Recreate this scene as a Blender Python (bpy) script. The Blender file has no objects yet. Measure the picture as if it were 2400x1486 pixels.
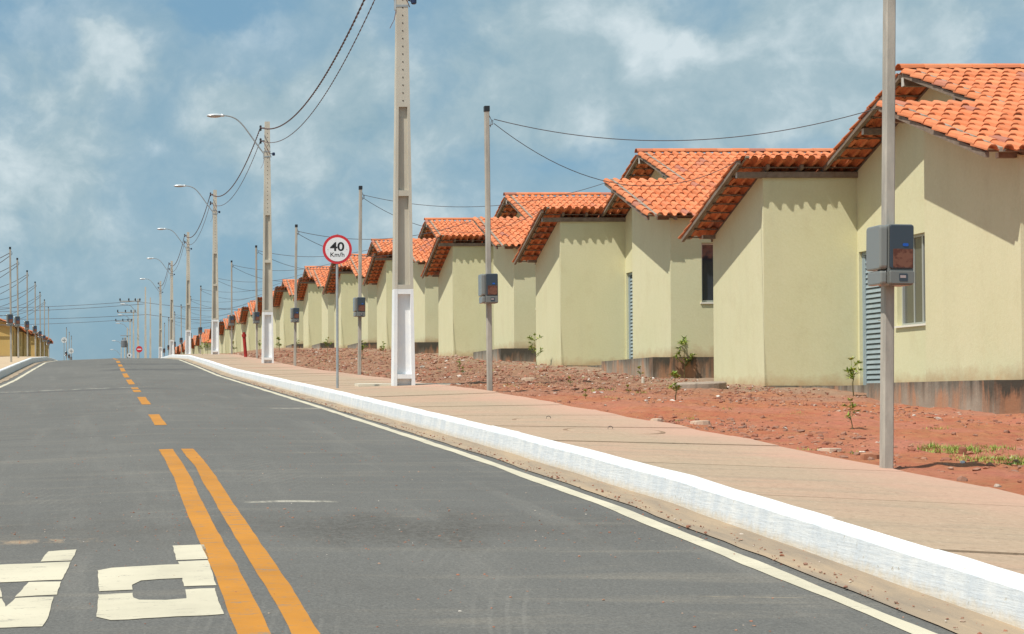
import bpy, math, random
import numpy as np
from mathutils import Vector, Matrix, noise as mnoise
random.seed(7)
rng = np.random.default_rng(11)
SC = bpy.context.scene
COL = SC.collection

# ------------------------------------------------------------------ camera, world, sun, exposure
PITCH = math.radians(1.2)
cam_d = bpy.data.cameras.new('camera')
cam_d.sensor_width = 36.0
cam_d.lens = 60.0                       # 4000 px on a 2400 px wide frame
cam_d.shift_x = (1200 - 243) / 2400.0
cam_d.shift_y = (945 - 743 - 4000 * math.tan(PITCH)) / 2400.0
cam_d.clip_start = 0.1
cam_d.clip_end = 6000.0
cam = bpy.data.objects.new('camera', cam_d)
COL.objects.link(cam)
cam.location = (0, 0, 0)                # heights in this scene are measured from the eye
cam.rotation_euler = (math.radians(90) + PITCH, 0, 0)
SC.camera = cam

SUN = Vector((-1.0, -0.63, 2.0)).normalized()      # towards the sun
world = bpy.data.worlds.new('World')
SC.world = world
world.use_nodes = True
wn = world.node_tree
wn.nodes.clear()


def N(nt, typ, x=0, y=0, **kw):
    n = nt.nodes.new(typ)
    n.location = (x, y)
    for k, v in kw.items():
        setattr(n, k, v)
    return n


def math_n(nt, op, a, b=None, clamp=False):
    n = nt.nodes.new('ShaderNodeMath')
    n.operation = op
    n.use_clamp = clamp
    for i, v in enumerate((a, b)):
        if v is None:
            continue
        if isinstance(v, (int, float)):
            n.inputs[i].default_value = v
        else:
            nt.links.new(v, n.inputs[i])
    return n.outputs[0]


def ramp_n(nt, fac, stops, mode='LINEAR'):
    n = nt.nodes.new('ShaderNodeValToRGB')
    n.color_ramp.interpolation = mode
    els = n.color_ramp.elements
    while len(els) < len(stops):
        els.new(0.5)
    for e, (p, c) in zip(els, stops):
        e.position = p
        e.color = (c, c, c, 1) if isinstance(c, (int, float)) else (*c, 1)
    nt.links.new(fac, n.inputs[0])
    return n.outputs[0]


def noise_n(nt, vec, scale, detail=4, rough=0.55, dist=0.0):
    n = nt.nodes.new('ShaderNodeTexNoise')
    n.inputs['Scale'].default_value = scale
    n.inputs['Detail'].default_value = detail
    n.inputs['Roughness'].default_value = rough
    n.inputs['Distortion'].default_value = dist
    if vec is not None:
        nt.links.new(vec, n.inputs['Vector'])
    return n.outputs['Fac']


def mix_n(nt, fac, a, b, mode='MIX'):
    n = nt.nodes.new('ShaderNodeMix')
    n.data_type = 'RGBA'
    n.blend_type = mode
    for sock, v in ((n.inputs[0], fac), (n.inputs[6], a), (n.inputs[7], b)):
        if isinstance(v, (int, float)):
            sock.default_value = v
        elif isinstance(v, tuple):
            sock.default_value = (*v, 1)
        else:
            nt.links.new(v, sock)
    return n.outputs[2]


def map_n(nt, vec, scale=(1, 1, 1), loc=(0, 0, 0)):
    n = nt.nodes.new('ShaderNodeMapping')
    n.inputs['Scale'].default_value = scale
    n.inputs['Location'].default_value = loc
    nt.links.new(vec, n.inputs['Vector'])
    return n.outputs[0]


SKY_STRENGTH = 0.095
sky = N(wn, 'ShaderNodeTexSky')
sky.sky_type = 'NISHITA'
sky.sun_disc = False
sky.sun_elevation = math.asin(SUN.z)
sky.sun_rotation = math.atan2(SUN.x, SUN.y)
sky.air_density = 1.0
sky.dust_density = 1.2
sky.ozone_density = 2.0
tc = N(wn, 'ShaderNodeTexCoord')
gen = tc.outputs['Generated']
# cloud layer: broad soft banks with finer torn edges
v1 = map_n(wn, gen, (1.0, 1.0, 1.15), (0.37, 1.1, 0.20))
warp = N(wn, 'ShaderNodeTexNoise')
warp.inputs['Scale'].default_value = 16.0
warp.inputs['Detail'].default_value = 4
wn.links.new(v1, warp.inputs['Vector'])
wsub = N(wn, 'ShaderNodeVectorMath', operation='SUBTRACT')
wn.links.new(warp.outputs['Color'], wsub.inputs[0])
wsub.inputs[1].default_value = (0.5, 0.5, 0.5)
wsc = N(wn, 'ShaderNodeVectorMath', operation='SCALE')
wn.links.new(wsub.outputs[0], wsc.inputs[0])
wsc.inputs['Scale'].default_value = 0.030
wad = N(wn, 'ShaderNodeVectorMath', operation='ADD')
wn.links.new(v1, wad.inputs[0])
wn.links.new(wsc.outputs[0], wad.inputs[1])
wv = wad.outputs[0]
broad = noise_n(wn, wv, 5.5, 3, 0.5)
mid = noise_n(wn, wv, 14.0, 6, 0.58)
fine = noise_n(wn, wv, 30.0, 6, 0.6)


def blob(az, el, rx, ry):
    """soft bump of density round one direction (azimuth/elevation tangents from +Y)"""
    sep = N(wn, 'ShaderNodeSeparateXYZ')
    wn.links.new(wdir.outputs[0], sep.inputs[0])
    ymax = math_n(wn, 'MAXIMUM', sep.outputs[1], 0.05)
    u = math_n(wn, 'DIVIDE', sep.outputs[0], ymax)
    w = math_n(wn, 'DIVIDE', sep.outputs[2], ymax)
    du = math_n(wn, 'DIVIDE', math_n(wn, 'SUBTRACT', u, az), rx)
    dw = math_n(wn, 'DIVIDE', math_n(wn, 'SUBTRACT', w, el), ry)
    r2 = math_n(wn, 'ADD', math_n(wn, 'MULTIPLY', du, du), math_n(wn, 'MULTIPLY', dw, dw))
    return math_n(wn, 'EXPONENT', math_n(wn, 'MULTIPLY', r2, -1.0))


wsc2 = N(wn, 'ShaderNodeVectorMath', operation='SCALE')
wn.links.new(wsub.outputs[0], wsc2.inputs[0])
wsc2.inputs['Scale'].default_value = 0.075
wdir = N(wn, 'ShaderNodeVectorMath', operation='ADD')
wn.links.new(gen, wdir.inputs[0])
wn.links.new(wsc2.outputs[0], wdir.inputs[1])


def px(x, y):
    return (x - 243) / 4000.0, (945 - y) / 4000.0


dens = math_n(wn, 'ADD', math_n(wn, 'MULTIPLY', broad, 0.46), math_n(wn, 'ADD', math_n(wn, 'MULTIPLY', mid, 0.40), math_n(wn, 'MULTIPLY', fine, 0.14)))
for (x, y, rx, ry, a) in [(1500, 240, .18, .05, .19), (1950, 90, .10, .045, .12), (640, 260, .05, .05, .09), (300, 120, .020, .024, .16),
                          (120, 150, .026, .022, .12), (330, 260, .05, .03, .07), (150, 330, .04, .03, .08), (60, 520, .06, .03, .08), (1000, 330, .05, .06, .06),
                          (30, 30, .05, .02, -.13), (560, 40, .045, .03, -.14), (980, 20, .03, .04, -.12),
                          (250, 640, .14, .05, .03), (1400, 365, .06, .009, -.13), (1800, 345, .05, .008, -.09), (2390, 120, .02, .03, -.10), (1000, 160, .02, .03, -.05)]:
    az, el = px(x, y)
    dens = math_n(wn, 'ADD', dens, math_n(wn, 'MULTIPLY', blob(az, el, rx, ry), a))
cover = ramp_n(wn, dens, [(0.36, 0.0), (0.50, 0.50), (0.64, 1.0)], 'EASE')
# brighter tops where the density is torn, greyer in thick banks
lum = math_n(wn, 'ADD', math_n(wn, 'MULTIPLY', fine, 0.55), math_n(wn, 'MULTIPLY', mid, 0.45))
for (x, y, rx, ry, a) in [(300, 120, .014, .020, .16), (340, 330, .012, .008, .14), (1590, 85, .030, .014, .24), (1480, 60, .02, .01, .12), (1820, 110, .03, .014, .12), (2100, 60, .03, .012, .10), (640, 90, .02, .012, .06), (1800, 80, .05, .02, .08), (1380, 320, .012, .012, .12), (120, 120, .02, .015, .06)]:
    az, el = px(x, y)
    lum = math_n(wn, 'ADD', lum, math_n(wn, 'MULTIPLY', blob(az, el, rx, ry), a))
ccol = ramp_n(wn, lum, [(0.36, (2.7, 3.95, 4.5)), (0.52, (3.8, 4.9, 5.3)), (0.72, (6.4, 7.2, 7.4))])
sep0 = N(wn, 'ShaderNodeSeparateXYZ')
wn.links.new(gen, sep0.inputs[0])
# the blue between the clouds: Nishita sky eased by thin haze
blue = mix_n(wn, 0.74, sky.outputs[0], (1.75, 3.45, 4.75))
skycol = mix_n(wn, math_n(wn, 'MULTIPLY', cover, 0.86), blue, ccol)
bg = N(wn, 'ShaderNodeBackground')
bg.inputs['Strength'].default_value = SKY_STRENGTH
wn.links.new(skycol, bg.inputs['Color'])
wo = N(wn, 'ShaderNodeOutputWorld')
wn.links.new(bg.outputs[0], wo.inputs['Surface'])

sun_d = bpy.data.lights.new('sun', 'SUN')
sun_d.energy = 4.0
sun_d.angle = math.radians(0.53)
sun_d.color = (1.0, 0.945, 0.86)
sun = bpy.data.objects.new('sun', sun_d)
COL.objects.link(sun)
sun.rotation_euler = (-SUN).to_track_quat('-Z', 'Y').to_euler()
sun.location = (-40, -30, 80)

SC.view_settings.view_transform = 'Standard'
SC.view_settings.look = 'None'
SC.view_settings.gamma = 1.0
SC.view_settings.exposure = 0.25
SC.view_settings.use_curve_mapping = False
SC.render.engine = 'CYCLES'
SC.cycles.max_bounces = 6
SC.cycles.use_denoising = True

# ------------------------------------------------------------------ street profile
KY = np.array([-60, 0, 6.4, 7.85, 10.17, 14.4, 24.8, 32.1, 45.2, 56.8, 68.7, 86.8, 99.3, 123.5, 148, 200, 250, 400, 800, 3200.])
KZ = np.array([-4.8, -1.065, -.675, -.585, -.445, -.252, .15, .42, .905, 1.42, 1.93, 2.47, 2.68, 3.0, 3.3, 3.7, 4.1, 4.8, 5.5, 5.5])
PY = np.array([-60, 12.45, 24.55, 36.7, 48.8, 60.9, 73, 85.1, 97.2, 109.3, 121.4, 133.5, 145.6, 157.7, 180, 243, 400, 800, 3200.])
PZ = np.array([-4.2, -.32, .27, .86, 1.41, 2.0, 2.42, 2.83, 3.2, 3.32, 3.38, 3.42, 3.47, 3.52, 3.65, 4.3, 4.9, 5.3, 5.3])


def K(y):      # top of the kerb
    return float(np.interp(y, KY, KZ))


def PAD(y):    # floor level of the house plots
    return float(np.interp(y, PY, PZ))


def R(x, y):   # asphalt
    return K(y) - .18 - .04 * max(0.0, .645 - x)


OY = [0, 8, 12, 20, 24, 30, 45, 400]
OZ = [-.10, -.09, -.060, .030, .070, .050, .03, .03]


def OFF(y):    # rise of the outer pavement edge over the kerb
    return float(np.interp(y, OY, OZ))


def SW(y, x=4.9):     # pavement surface
    return K(y) + .004 + OFF(y) * min(1.0, max(0.0, (x - 3.53) / 1.8))


def smooth(t):
    t = min(1.0, max(0.0, t))
    return t * t * (3 - 2 * t)


def DIRT(x, y):
    a = K(y) - .012 + OFF(y)
    b = PAD(y - 3.0)
    t = smooth((x - 5.4) / 4.6)
    z = a * (1 - t) + b * t
    e = smooth((x - 5.3) / .5)
    n1 = mnoise.noise(Vector((x * .9, y * .9, 3.1)))
    n2 = mnoise.noise(Vector((x * 3.1, y * 3.1, 7.7)))
    n3 = mnoise.noise(Vector((x * 9.0, y * 9.0, 1.7)))
    amp = 1.1 if y > 24 else .8
    return z + e * (.045 * n1 + .030 * n2 * (.6 + amp * .6) + .024 * n3 * amp + .010 * mnoise.noise(Vector((x * 22, y * 22, 4.4))) * amp)


# ------------------------------------------------------------------ materials
MATS = {}


def mat(name, build=None, color=(.5, .5, .5), rough=.8, metal=0.0, spec=.5, emit=None):
    if name in MATS:
        return MATS[name]
    m = bpy.data.materials.new(name)
    m.use_nodes = True
    nt = m.node_tree
    b = nt.nodes['Principled BSDF']
    b.inputs['Base Color'].default_value = (*color, 1)
    b.inputs['Roughness'].default_value = rough
    b.inputs['Metallic'].default_value = metal
    b.inputs['Specular IOR Level'].default_value = spec
    if build:
        build(nt, b)
    MATS[name] = m
    return m


def coords(nt, kind='Object'):
    return N(nt, 'ShaderNodeTexCoord').outputs[kind]


def geo_pos(nt):
    return N(nt, 'ShaderNodeNewGeometry').outputs['Position']


def bump(nt, b, h, strength=.3, dist=.01):
    n = N(nt, 'ShaderNodeBump')
    n.inputs['Strength'].default_value = strength
    n.inputs['Distance'].default_value = dist
    nt.links.new(h, n.inputs['Height'])
    nt.links.new(n.outputs[0], b.inputs['Normal'])


def simple_noise(col_a, col_b, scale, rough=.85, bstr=.25, bscale=60, bdist=.004, detail=5, contrast=(.35, .65), stretch=(1, 1, 1), pos=True):
    def f(nt, b):
        p = map_n(nt, geo_pos(nt) if pos else coords(nt), stretch)
        n = noise_n(nt, p, scale, detail, .6)
        fac = ramp_n(nt, n, [(contrast[0], 0.0), (contrast[1], 1.0)])
        nt.links.new(mix_n(nt, fac, col_a, col_b), b.inputs['Base Color'])
        b.inputs['Roughness'].default_value = rough
        b.inputs['Specular IOR Level'].default_value = .25
        if bstr:
            bump(nt, b, noise_n(nt, p, bscale, 4, .6), bstr, bdist)
    return f


def asphalt_f(nt, b):
    p = geo_pos(nt)
    big = noise_n(nt, map_n(nt, p, (.35, .12, .3)), 1.0, 4, .6)
    st = noise_n(nt, map_n(nt, p, (.45, 3.2, 1)), 1.2, 7, .68, .6)       # cross-wise laying marks
    st2 = noise_n(nt, map_n(nt, p, (.9, 9.0, 1), (7, 2, 0)), 1.0, 7, .72, .3)
    lon = noise_n(nt, map_n(nt, p, (3.2, .22, 1), (4, 0, 0)), 1.0, 5, .65)
    agg = noise_n(nt, p, 75.0, 3, .75)
    agg2 = noise_n(nt, p, 26.0, 5, .75)
    c = mix_n(nt, ramp_n(nt, big, [(.3, 0.0), (.7, 1.0)]), (.128, .123, .112), (.160, .152, .136))
    c = mix_n(nt, math_n(nt, 'MULTIPLY', ramp_n(nt, st, [(.52, 0.0), (.74, 1.0)]), .45), c, (.27, .235, .185))
    c = mix_n(nt, math_n(nt, 'MULTIPLY', ramp_n(nt, st, [(.27, 1.0), (.42, 0.0)]), .40), c, (.115, .110, .102))
    c = mix_n(nt, math_n(nt, 'MULTIPLY', ramp_n(nt, lon, [(.54, 0.0), (.74, 1.0)]), .30), c, (.245, .228, .198))
    # darker worn strip with loose grit across the lane near the painted letters
    s = N(nt, 'ShaderNodeSeparateXYZ')
    nt.links.new(p, s.inputs[0])
    yy = math_n(nt, 'ADD', s.outputs[1], math_n(nt, 'MULTIPLY', math_n(nt, 'SUBTRACT', lon, .5), 1.6))
    band = ramp_n(nt, math_n(nt, 'DIVIDE', math_n(nt, 'ABSOLUTE', math_n(nt, 'SUBTRACT', yy, 9.35)), .75), [(.35, 1.0), (1.0, 0.0)])
    patch = noise_n(nt, map_n(nt, p, (.8, 1.2, 1), (2.0, 5.2, 0)), 1.3, 6, .7)
    band = math_n(nt, 'MULTIPLY', band, ramp_n(nt, patch, [(.38, .15), (.58, 1.0)]))
    c = mix_n(nt, math_n(nt, 'MULTIPLY', math_n(nt, 'MULTIPLY', band, ramp_n(nt, agg2, [(.30, .35), (.62, 1.0)])), .62), c, (.105, .095, .082))
    c = mix_n(nt, math_n(nt, 'MULTIPLY', ramp_n(nt, noise_n(nt, map_n(nt, p, (.7, .8, 1), (12.0, 1.2, 0)), 1.0, 6, .7), [(.52, 0.0), (.66, 1.0)]), .38), c, (.118, .110, .098))

    blob_ = math_n(nt, 'ADD', math_n(nt, 'POWER', math_n(nt, 'DIVIDE', math_n(nt, 'ABSOLUTE', math_n(nt, 'SUBTRACT', s.outputs[0], 1.55)), .75), 2.0),
                   math_n(nt, 'POWER', math_n(nt, 'DIVIDE', math_n(nt, 'ABSOLUTE', math_n(nt, 'SUBTRACT', yy, 9.2)), .75), 2.0))
    c = mix_n(nt, math_n(nt, 'MULTIPLY', math_n(nt, 'MULTIPLY', ramp_n(nt, blob_, [(.2, 1.0), (1.0, 0.0)]), ramp_n(nt, agg2, [(.40, .0), (.60, 1.0)])), .62), c, (.070, .062, .052))

    def seam(y0, wd, x0, x1, col, amt, brk=.45):
        d = math_n(nt, 'ABSOLUTE', math_n(nt, 'ADD', math_n(nt, 'SUBTRACT', s.outputs[1], y0), math_n(nt, 'MULTIPLY', math_n(nt, 'SUBTRACT', big, .5), .9)))
        a_ = ramp_n(nt, math_n(nt, 'DIVIDE', d, wd), [(.3, 1.0), (1.0, 0.0)])
        xc, xw = (x0 + x1) / 2, (x1 - x0) / 2
        xm = ramp_n(nt, math_n(nt, 'DIVIDE', math_n(nt, 'ABSOLUTE', math_n(nt, 'SUBTRACT', s.outputs[0], xc)), xw), [(.7, 1.0), (1.0, 0.0)])
        m = math_n(nt, 'MULTIPLY', math_n(nt, 'MULTIPLY', a_, xm), ramp_n(nt, noise_n(nt, map_n(nt, p, (5, 2, 1), (y0, 0, 0)), 1.0, 5, .7), [(brk, 0.0), (brk + .12, 1.0)]))
        return mix_n(nt, math_n(nt, 'MULTIPLY', m, amt), c, col)
    c = seam(34.4, .35, -2.4, .9, (.34, .32, .27), .85)
    c = seam(33.6, .7, -3.0, 1.6, (.10, .095, .09), .7, .38)
    c = seam(52.0, 1.4, -.2, 3.2, (.09, .087, .083), .8, .35)
    c = seam(60.0, 2.0, -.2, 3.2, (.09, .087, .083), .7, .38)
    c = seam(10.55, .07, .85, 1.45, (.46, .42, .34), .9, .40)
    c = seam(23.7, .13, 2.3, 3.1, (.46, .42, .34), .9, .40)
    c = seam(9.0, .10, -2.0, .1, (.42, .30, .19), .7, .44)
    c = seam(17.5, .10, -1.6, .2, (.10, .095, .09), .6, .44)
    # curved tyre scuffs
    wv_ = N(nt, 'ShaderNodeTexWave', wave_type='RINGS', rings_direction='Z')
    wv_.inputs['Scale'].default_value = 5.5
    wv_.inputs['Distortion'].default_value = .6
    wv_.inputs['Detail'].default_value = 2
    nt.links.new(map_n(nt, p, (1, .35, 0), (-3.6, -1.0, 0)), wv_.inputs['Vector'])
    reg = ramp_n(nt, noise_n(nt, map_n(nt, p, (1.1, .5, 1), (1, 8, 0)), 1.0, 5, .65), [(.54, 0.0), (.66, 1.0)])
    c = mix_n(nt, math_n(nt, 'MULTIPLY', math_n(nt, 'MULTIPLY', ramp_n(nt, wv_.outputs['Fac'], [(.70, 0.0), (.95, 1.0)]), reg), .13), c, (.33, .31, .27))
    # thin bright scrapes and dust lines left by the paver and by tyres
    c = mix_n(nt, ramp_n(nt, st2, [(.66, 0.0), (.72, .6)]), c, (.34, .28, .20))
    c = mix_n(nt, ramp_n(nt, agg2, [(.64, 0.0), (.72, .55)]), c, (.33, .31, .27))
    c = mix_n(nt, ramp_n(nt, agg2, [(.28, .6), (.36, 0.0)]), c, (.085, .082, .078))
    c = mix_n(nt, .75, c, ramp_n(nt, agg, [(.30, .30), (.70, .70)]), 'OVERLAY')
    nt.links.new(c, b.inputs['Base Color'])
    b.inputs['Roughness'].default_value = .85
    b.inputs['Specular IOR Level'].default_value = .3
    bump(nt, b, math_n(nt, 'ADD', agg, math_n(nt, 'MULTIPLY', agg2, .7)), .6, .008)


def paint_f(base, worn, amount):
    def f(nt, b):
        p = geo_pos(nt)
        n = noise_n(nt, map_n(nt, p, (5, 26, 4)), 1.0, 7, .75, .5)
        g = noise_n(nt, p, 55, 4, .75)
        big = noise_n(nt, p, 2.2, 4, .6)
        c = mix_n(nt, math_n(nt, 'MULTIPLY', ramp_n(nt, big, [(.35, 0.0), (.7, 1.0)]), .7), base, tuple(v * .74 for v in base))
        c = mix_n(nt, ramp_n(nt, math_n(nt, 'ADD', math_n(nt, 'MULTIPLY', n, .75), math_n(nt, 'MULTIPLY', g, .25)), [(amount, 0.0), (amount + .06, .85)]), c, worn)
        nt.links.new(c, b.inputs['Base Color'])
        b.inputs['Roughness'].default_value = .7
        b.inputs['Specular IOR Level'].default_value = .3
        bump(nt, b, g, .4, .004)
    return f


def kerb_f(nt, b):
    p = geo_pos(nt)
    st = noise_n(nt, map_n(nt, p, (2, 7, 2)), 1.0, 4, .6)
    brush = noise_n(nt, map_n(nt, p, (30, 6, 90)), 1.0, 3, .6)
    sp = noise_n(nt, p, 22, 5, .7)
    c = mix_n(nt, ramp_n(nt, st, [(.38, 0.0), (.64, 1.0)]), (.74, .74, .72), (.60, .63, .65))
    c = mix_n(nt, math_n(nt, 'MULTIPLY', ramp_n(nt, brush, [(.42, 0.0), (.66, 1.0)]), .45), c, (.50, .545, .585))
    c = mix_n(nt, ramp_n(nt, sp, [(.63, 0.0), (.67, .8)]), c, (.40, .35, .26))
    # splashed earth on the foot of the kerb
    at = N(nt, 'ShaderNodeAttribute', attribute_name='hgt')
    foot = math_n(nt, 'ADD', at.outputs['Fac'], math_n(nt, 'MULTIPLY', math_n(nt, 'SUBTRACT', sp, .5), .55))
    c = mix_n(nt, ramp_n(nt, at.outputs['Fac'], [(.82, 0.0), (.98, .85)]), c, (.76, .76, .74))  # top painted whiter than the face, putting the light from above into colour
    c = mix_n(nt, ramp_n(nt, noise_n(nt, p, 14, 6, .75), [(.64, 0.0), (.70, .7)]), c, (.50, .44, .34))
    c = mix_n(nt, ramp_n(nt, foot, [(.0, .9), (.34, 0.0)]), c, (.60, .50, .36))
    nt.links.new(c, b.inputs['Base Color'])
    b.inputs['Roughness'].default_value = .8
    bump(nt, b, math_n(nt, 'ADD', sp, math_n(nt, 'MULTIPLY', brush, .6)), .5, .008)


def wall_f(a, c2):
    def f(nt, b):
        p = geo_pos(nt)
        big = noise_n(nt, p, .9, 4, .6)
        streak = noise_n(nt, map_n(nt, p, (5, 5, .35)), 1.0, 5, .6)
        fine_ = noise_n(nt, p, 28, 4, .65)
        c = mix_n(nt, ramp_n(nt, big, [(.3, 0.0), (.7, 1.0)]), a, c2)
        c = mix_n(nt, math_n(nt, 'MULTIPLY', ramp_n(nt, streak, [(.50, 0.0), (.74, 1.0)]), .15), c, tuple(v * .78 for v in a))
        c = mix_n(nt, math_n(nt, 'MULTIPLY', ramp_n(nt, noise_n(nt, map_n(nt, p, (1, 1, .6), (4, 4, 4)), 2.6, 6, .7), [(.52, 0.0), (.66, 1.0)]), .22), c, (.56, .50, .30))
        c = mix_n(nt, .12, c, ramp_n(nt, fine_, [(.3, .25), (.7, .75)]), 'OVERLAY')
        # dirt splashed up from the ground
        o = coords(nt)
        s = N(nt, 'ShaderNodeSeparateXYZ')
        nt.links.new(o, s.inputs[0])
        h = math_n(nt, 'ADD', s.outputs[2], math_n(nt, 'MULTIPLY', math_n(nt, 'SUBTRACT', noise_n(nt, p, 6, 4, .6), .5), .30))
        c = mix_n(nt, ramp_n(nt, h, [(.0, .75), (.20, 0.0)]), c, (.50, .34, .19))
        nt.links.new(c, b.inputs['Base Color'])
        b.inputs['Roughness'].default_value = .9
        b.inputs['Specular IOR Level'].default_value = .2
        bump(nt, b, math_n(nt, 'ADD', fine_, math_n(nt, 'MULTIPLY', noise_n(nt, p, 110, 2, .6), .4)), .35, .006)
    return f


def found_f(nt, b):
    p = geo_pos(nt)
    o = coords(nt)
    s = N(nt, 'ShaderNodeSeparateXYZ')
    nt.links.new(o, s.inputs[0])
    z = s.outputs[2]
    streak = noise_n(nt, map_n(nt, p, (5.5, 5.5, .5)), 1.0, 5, .65)
    bl = noise_n(nt, p, 2.0, 5, .65)
    fi = noise_n(nt, p, 25, 4, .6)
    c = mix_n(nt, ramp_n(nt, bl, [(.35, 0.0), (.65, 1.0)]), (.26, .23, .18), (.38, .34, .27))
    # mould spreading down from the upper edge
    endm = ramp_n(nt, math_n(nt, 'ADD', math_n(nt, 'MULTIPLY', s.outputs[1], -1.0), math_n(nt, 'MULTIPLY', bl, .5)), [(.0, 0.0), (1.0, 1.0)])
    endm = ramp_n(nt, math_n(nt, 'ADD', math_n(nt, 'SUBTRACT', math_n(nt, 'MULTIPLY', s.outputs[1], -1.0), 4.75), math_n(nt, 'MULTIPLY', bl, .45)), [(.10, 0.0), (.42, 1.0)])
    m = math_n(nt, 'ADD', math_n(nt, 'ADD', math_n(nt, 'MULTIPLY', z, 1.5), math_n(nt, 'MULTIPLY', streak, 1.5)), math_n(nt, 'MULTIPLY', endm, .55))
    c = mix_n(nt, ramp_n(nt, m, [(.34, 0.0), (1.0, .92)]), c, (.060, .052, .038))
    # red earth soaked up from the bottom
    oi_ = N(nt, 'ShaderNodeObjectInfo').outputs['Random']
    e = math_n(nt, 'ADD', math_n(nt, 'ADD', math_n(nt, 'MULTIPLY', z, -1.3), math_n(nt, 'MULTIPLY', math_n(nt, 'SUBTRACT', oi_, .5), .25)), math_n(nt, 'MULTIPLY', noise_n(nt, map_n(nt, p, (4, 4, .6), (9, 3, 1)), 1.0, 6, .7), 1.5))
    soak = ramp_n(nt, noise_n(nt, map_n(nt, p, (3.2, 3.2, .35), (2, 7, 3)), 1.0, 6, .7), [(.46, .12), (.60, 1.0)])
    c = mix_n(nt, math_n(nt, 'MULTIPLY', soak, ramp_n(nt, e, [(.84, 0.0), (1.45, .85)])), c, (.47, .24, .13))
    nt.links.new(c, b.inputs['Base Color'])
    b.inputs['Roughness'].default_value = .95
    bump(nt, b, fi, .5, .01)


def tile_f(nt, b):
    p = geo_pos(nt)
    oi = N(nt, 'ShaderNodeObjectInfo').outputs['Random']
    ri = N(nt, 'ShaderNodeNewGeometry').outputs['Random Per Island']
    r = math_n(nt, 'FRACT', math_n(nt, 'ADD', oi, math_n(nt, 'MULTIPLY', ri, 7.31)))
    c = ramp_n(nt, r, [(0.0, (.58, .185, .075)), (.3, (.66, .215, .090)), (.75, (.73, .265, .120)), (.94, (.67, .22, .095)), (.975, (.46, .18, .12)), (1.0, (.40, .16, .11))])
    n = noise_n(nt, p, 7, 5, .65)
    c = mix_n(nt, math_n(nt, 'MULTIPLY', ramp_n(nt, n, [(.45, 0.0), (.74, 1.0)]), .38), c, (.40, .16, .085))
    c = mix_n(nt, math_n(nt, 'MULTIPLY', ramp_n(nt, noise_n(nt, p, 1.3, 5, .65), [(.48, 0.0), (.70, 1.0)]), .35), c, (.44, .20, .12))
    s2 = noise_n(nt, p, 45, 4, .7)
    c = mix_n(nt, ramp_n(nt, s2, [(.62, 0.0), (.76, .35)]), c, (.20, .11, .08))
    nt.links.new(c, b.inputs['Base Color'])
    b.inputs['Roughness'].default_value = .78
    b.inputs['Specular IOR Level'].default_value = .3
    bump(nt, b, s2, .3, .004)


def dirt_f(nt, b):
    p = geo_pos(nt)
    s = N(nt, 'ShaderNodeSeparateXYZ')
    nt.links.new(p, s.inputs[0])
    big = noise_n(nt, p, .55, 5, .6)
    md = noise_n(nt, p, 4.0, 6, .68)
    fi = noise_n(nt, p, 15, 7, .75)
    vf = noise_n(nt, p, 90, 4, .7)
    red = mix_n(nt, ramp_n(nt, md, [(.35, 0.0), (.65, 1.0)]), (.47, .150, .085), (.49, .215, .105))
    red = mix_n(nt, math_n(nt, 'MULTIPLY', ramp_n(nt, big, [(.45, 0.0), (.65, 1.0)]), .7), red, (.56, .225, .160))
    brown = mix_n(nt, ramp_n(nt, md, [(.3, 0.0), (.7, 1.0)]), (.25, .135, .085), (.40, .235, .15))
    yy = math_n(nt, 'ADD', s.outputs[1], math_n(nt, 'MULTIPLY', math_n(nt, 'SUBTRACT', big, .5), 14.0))
    far = ramp_n(nt, math_n(nt, 'DIVIDE', math_n(nt, 'SUBTRACT', yy, 19.0), 10.0), [(0.0, 0.0), (1.0, 1.0)])
    c = mix_n(nt, far, red, brown)
    # grey, leached strip close to the houses
    xx = math_n(nt, 'ADD', s.outputs[0], math_n(nt, 'MULTIPLY', math_n(nt, 'SUBTRACT', big, .5), 2.0))
    near_h = ramp_n(nt, math_n(nt, 'DIVIDE', math_n(nt, 'SUBTRACT', xx, 8.8), 1.6), [(0.0, 0.0), (1.0, .6)])
    c = mix_n(nt, math_n(nt, 'MULTIPLY', near_h, far), c, (.36, .29, .21))
    c = mix_n(nt, ramp_n(nt, fi, [(.54, 0.0), (.66, .65)]), c, (.20, .085, .05))
    c = mix_n(nt, ramp_n(nt, fi, [(.30, .5), (.42, 0.0)]), c, (.58, .30, .19))
    c = mix_n(nt, ramp_n(nt, vf, [(.68, 0.0), (.76, .5)]), c, (.66, .56, .46))
    nt.links.new(c, b.inputs['Base Color'])
    b.inputs['Roughness'].default_value = .95
    b.inputs['Specular IOR Level'].default_value = .1
    bump(nt, b, math_n(nt, 'ADD', fi, math_n(nt, 'MULTIPLY', vf, .5)), .9, .03)


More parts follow.
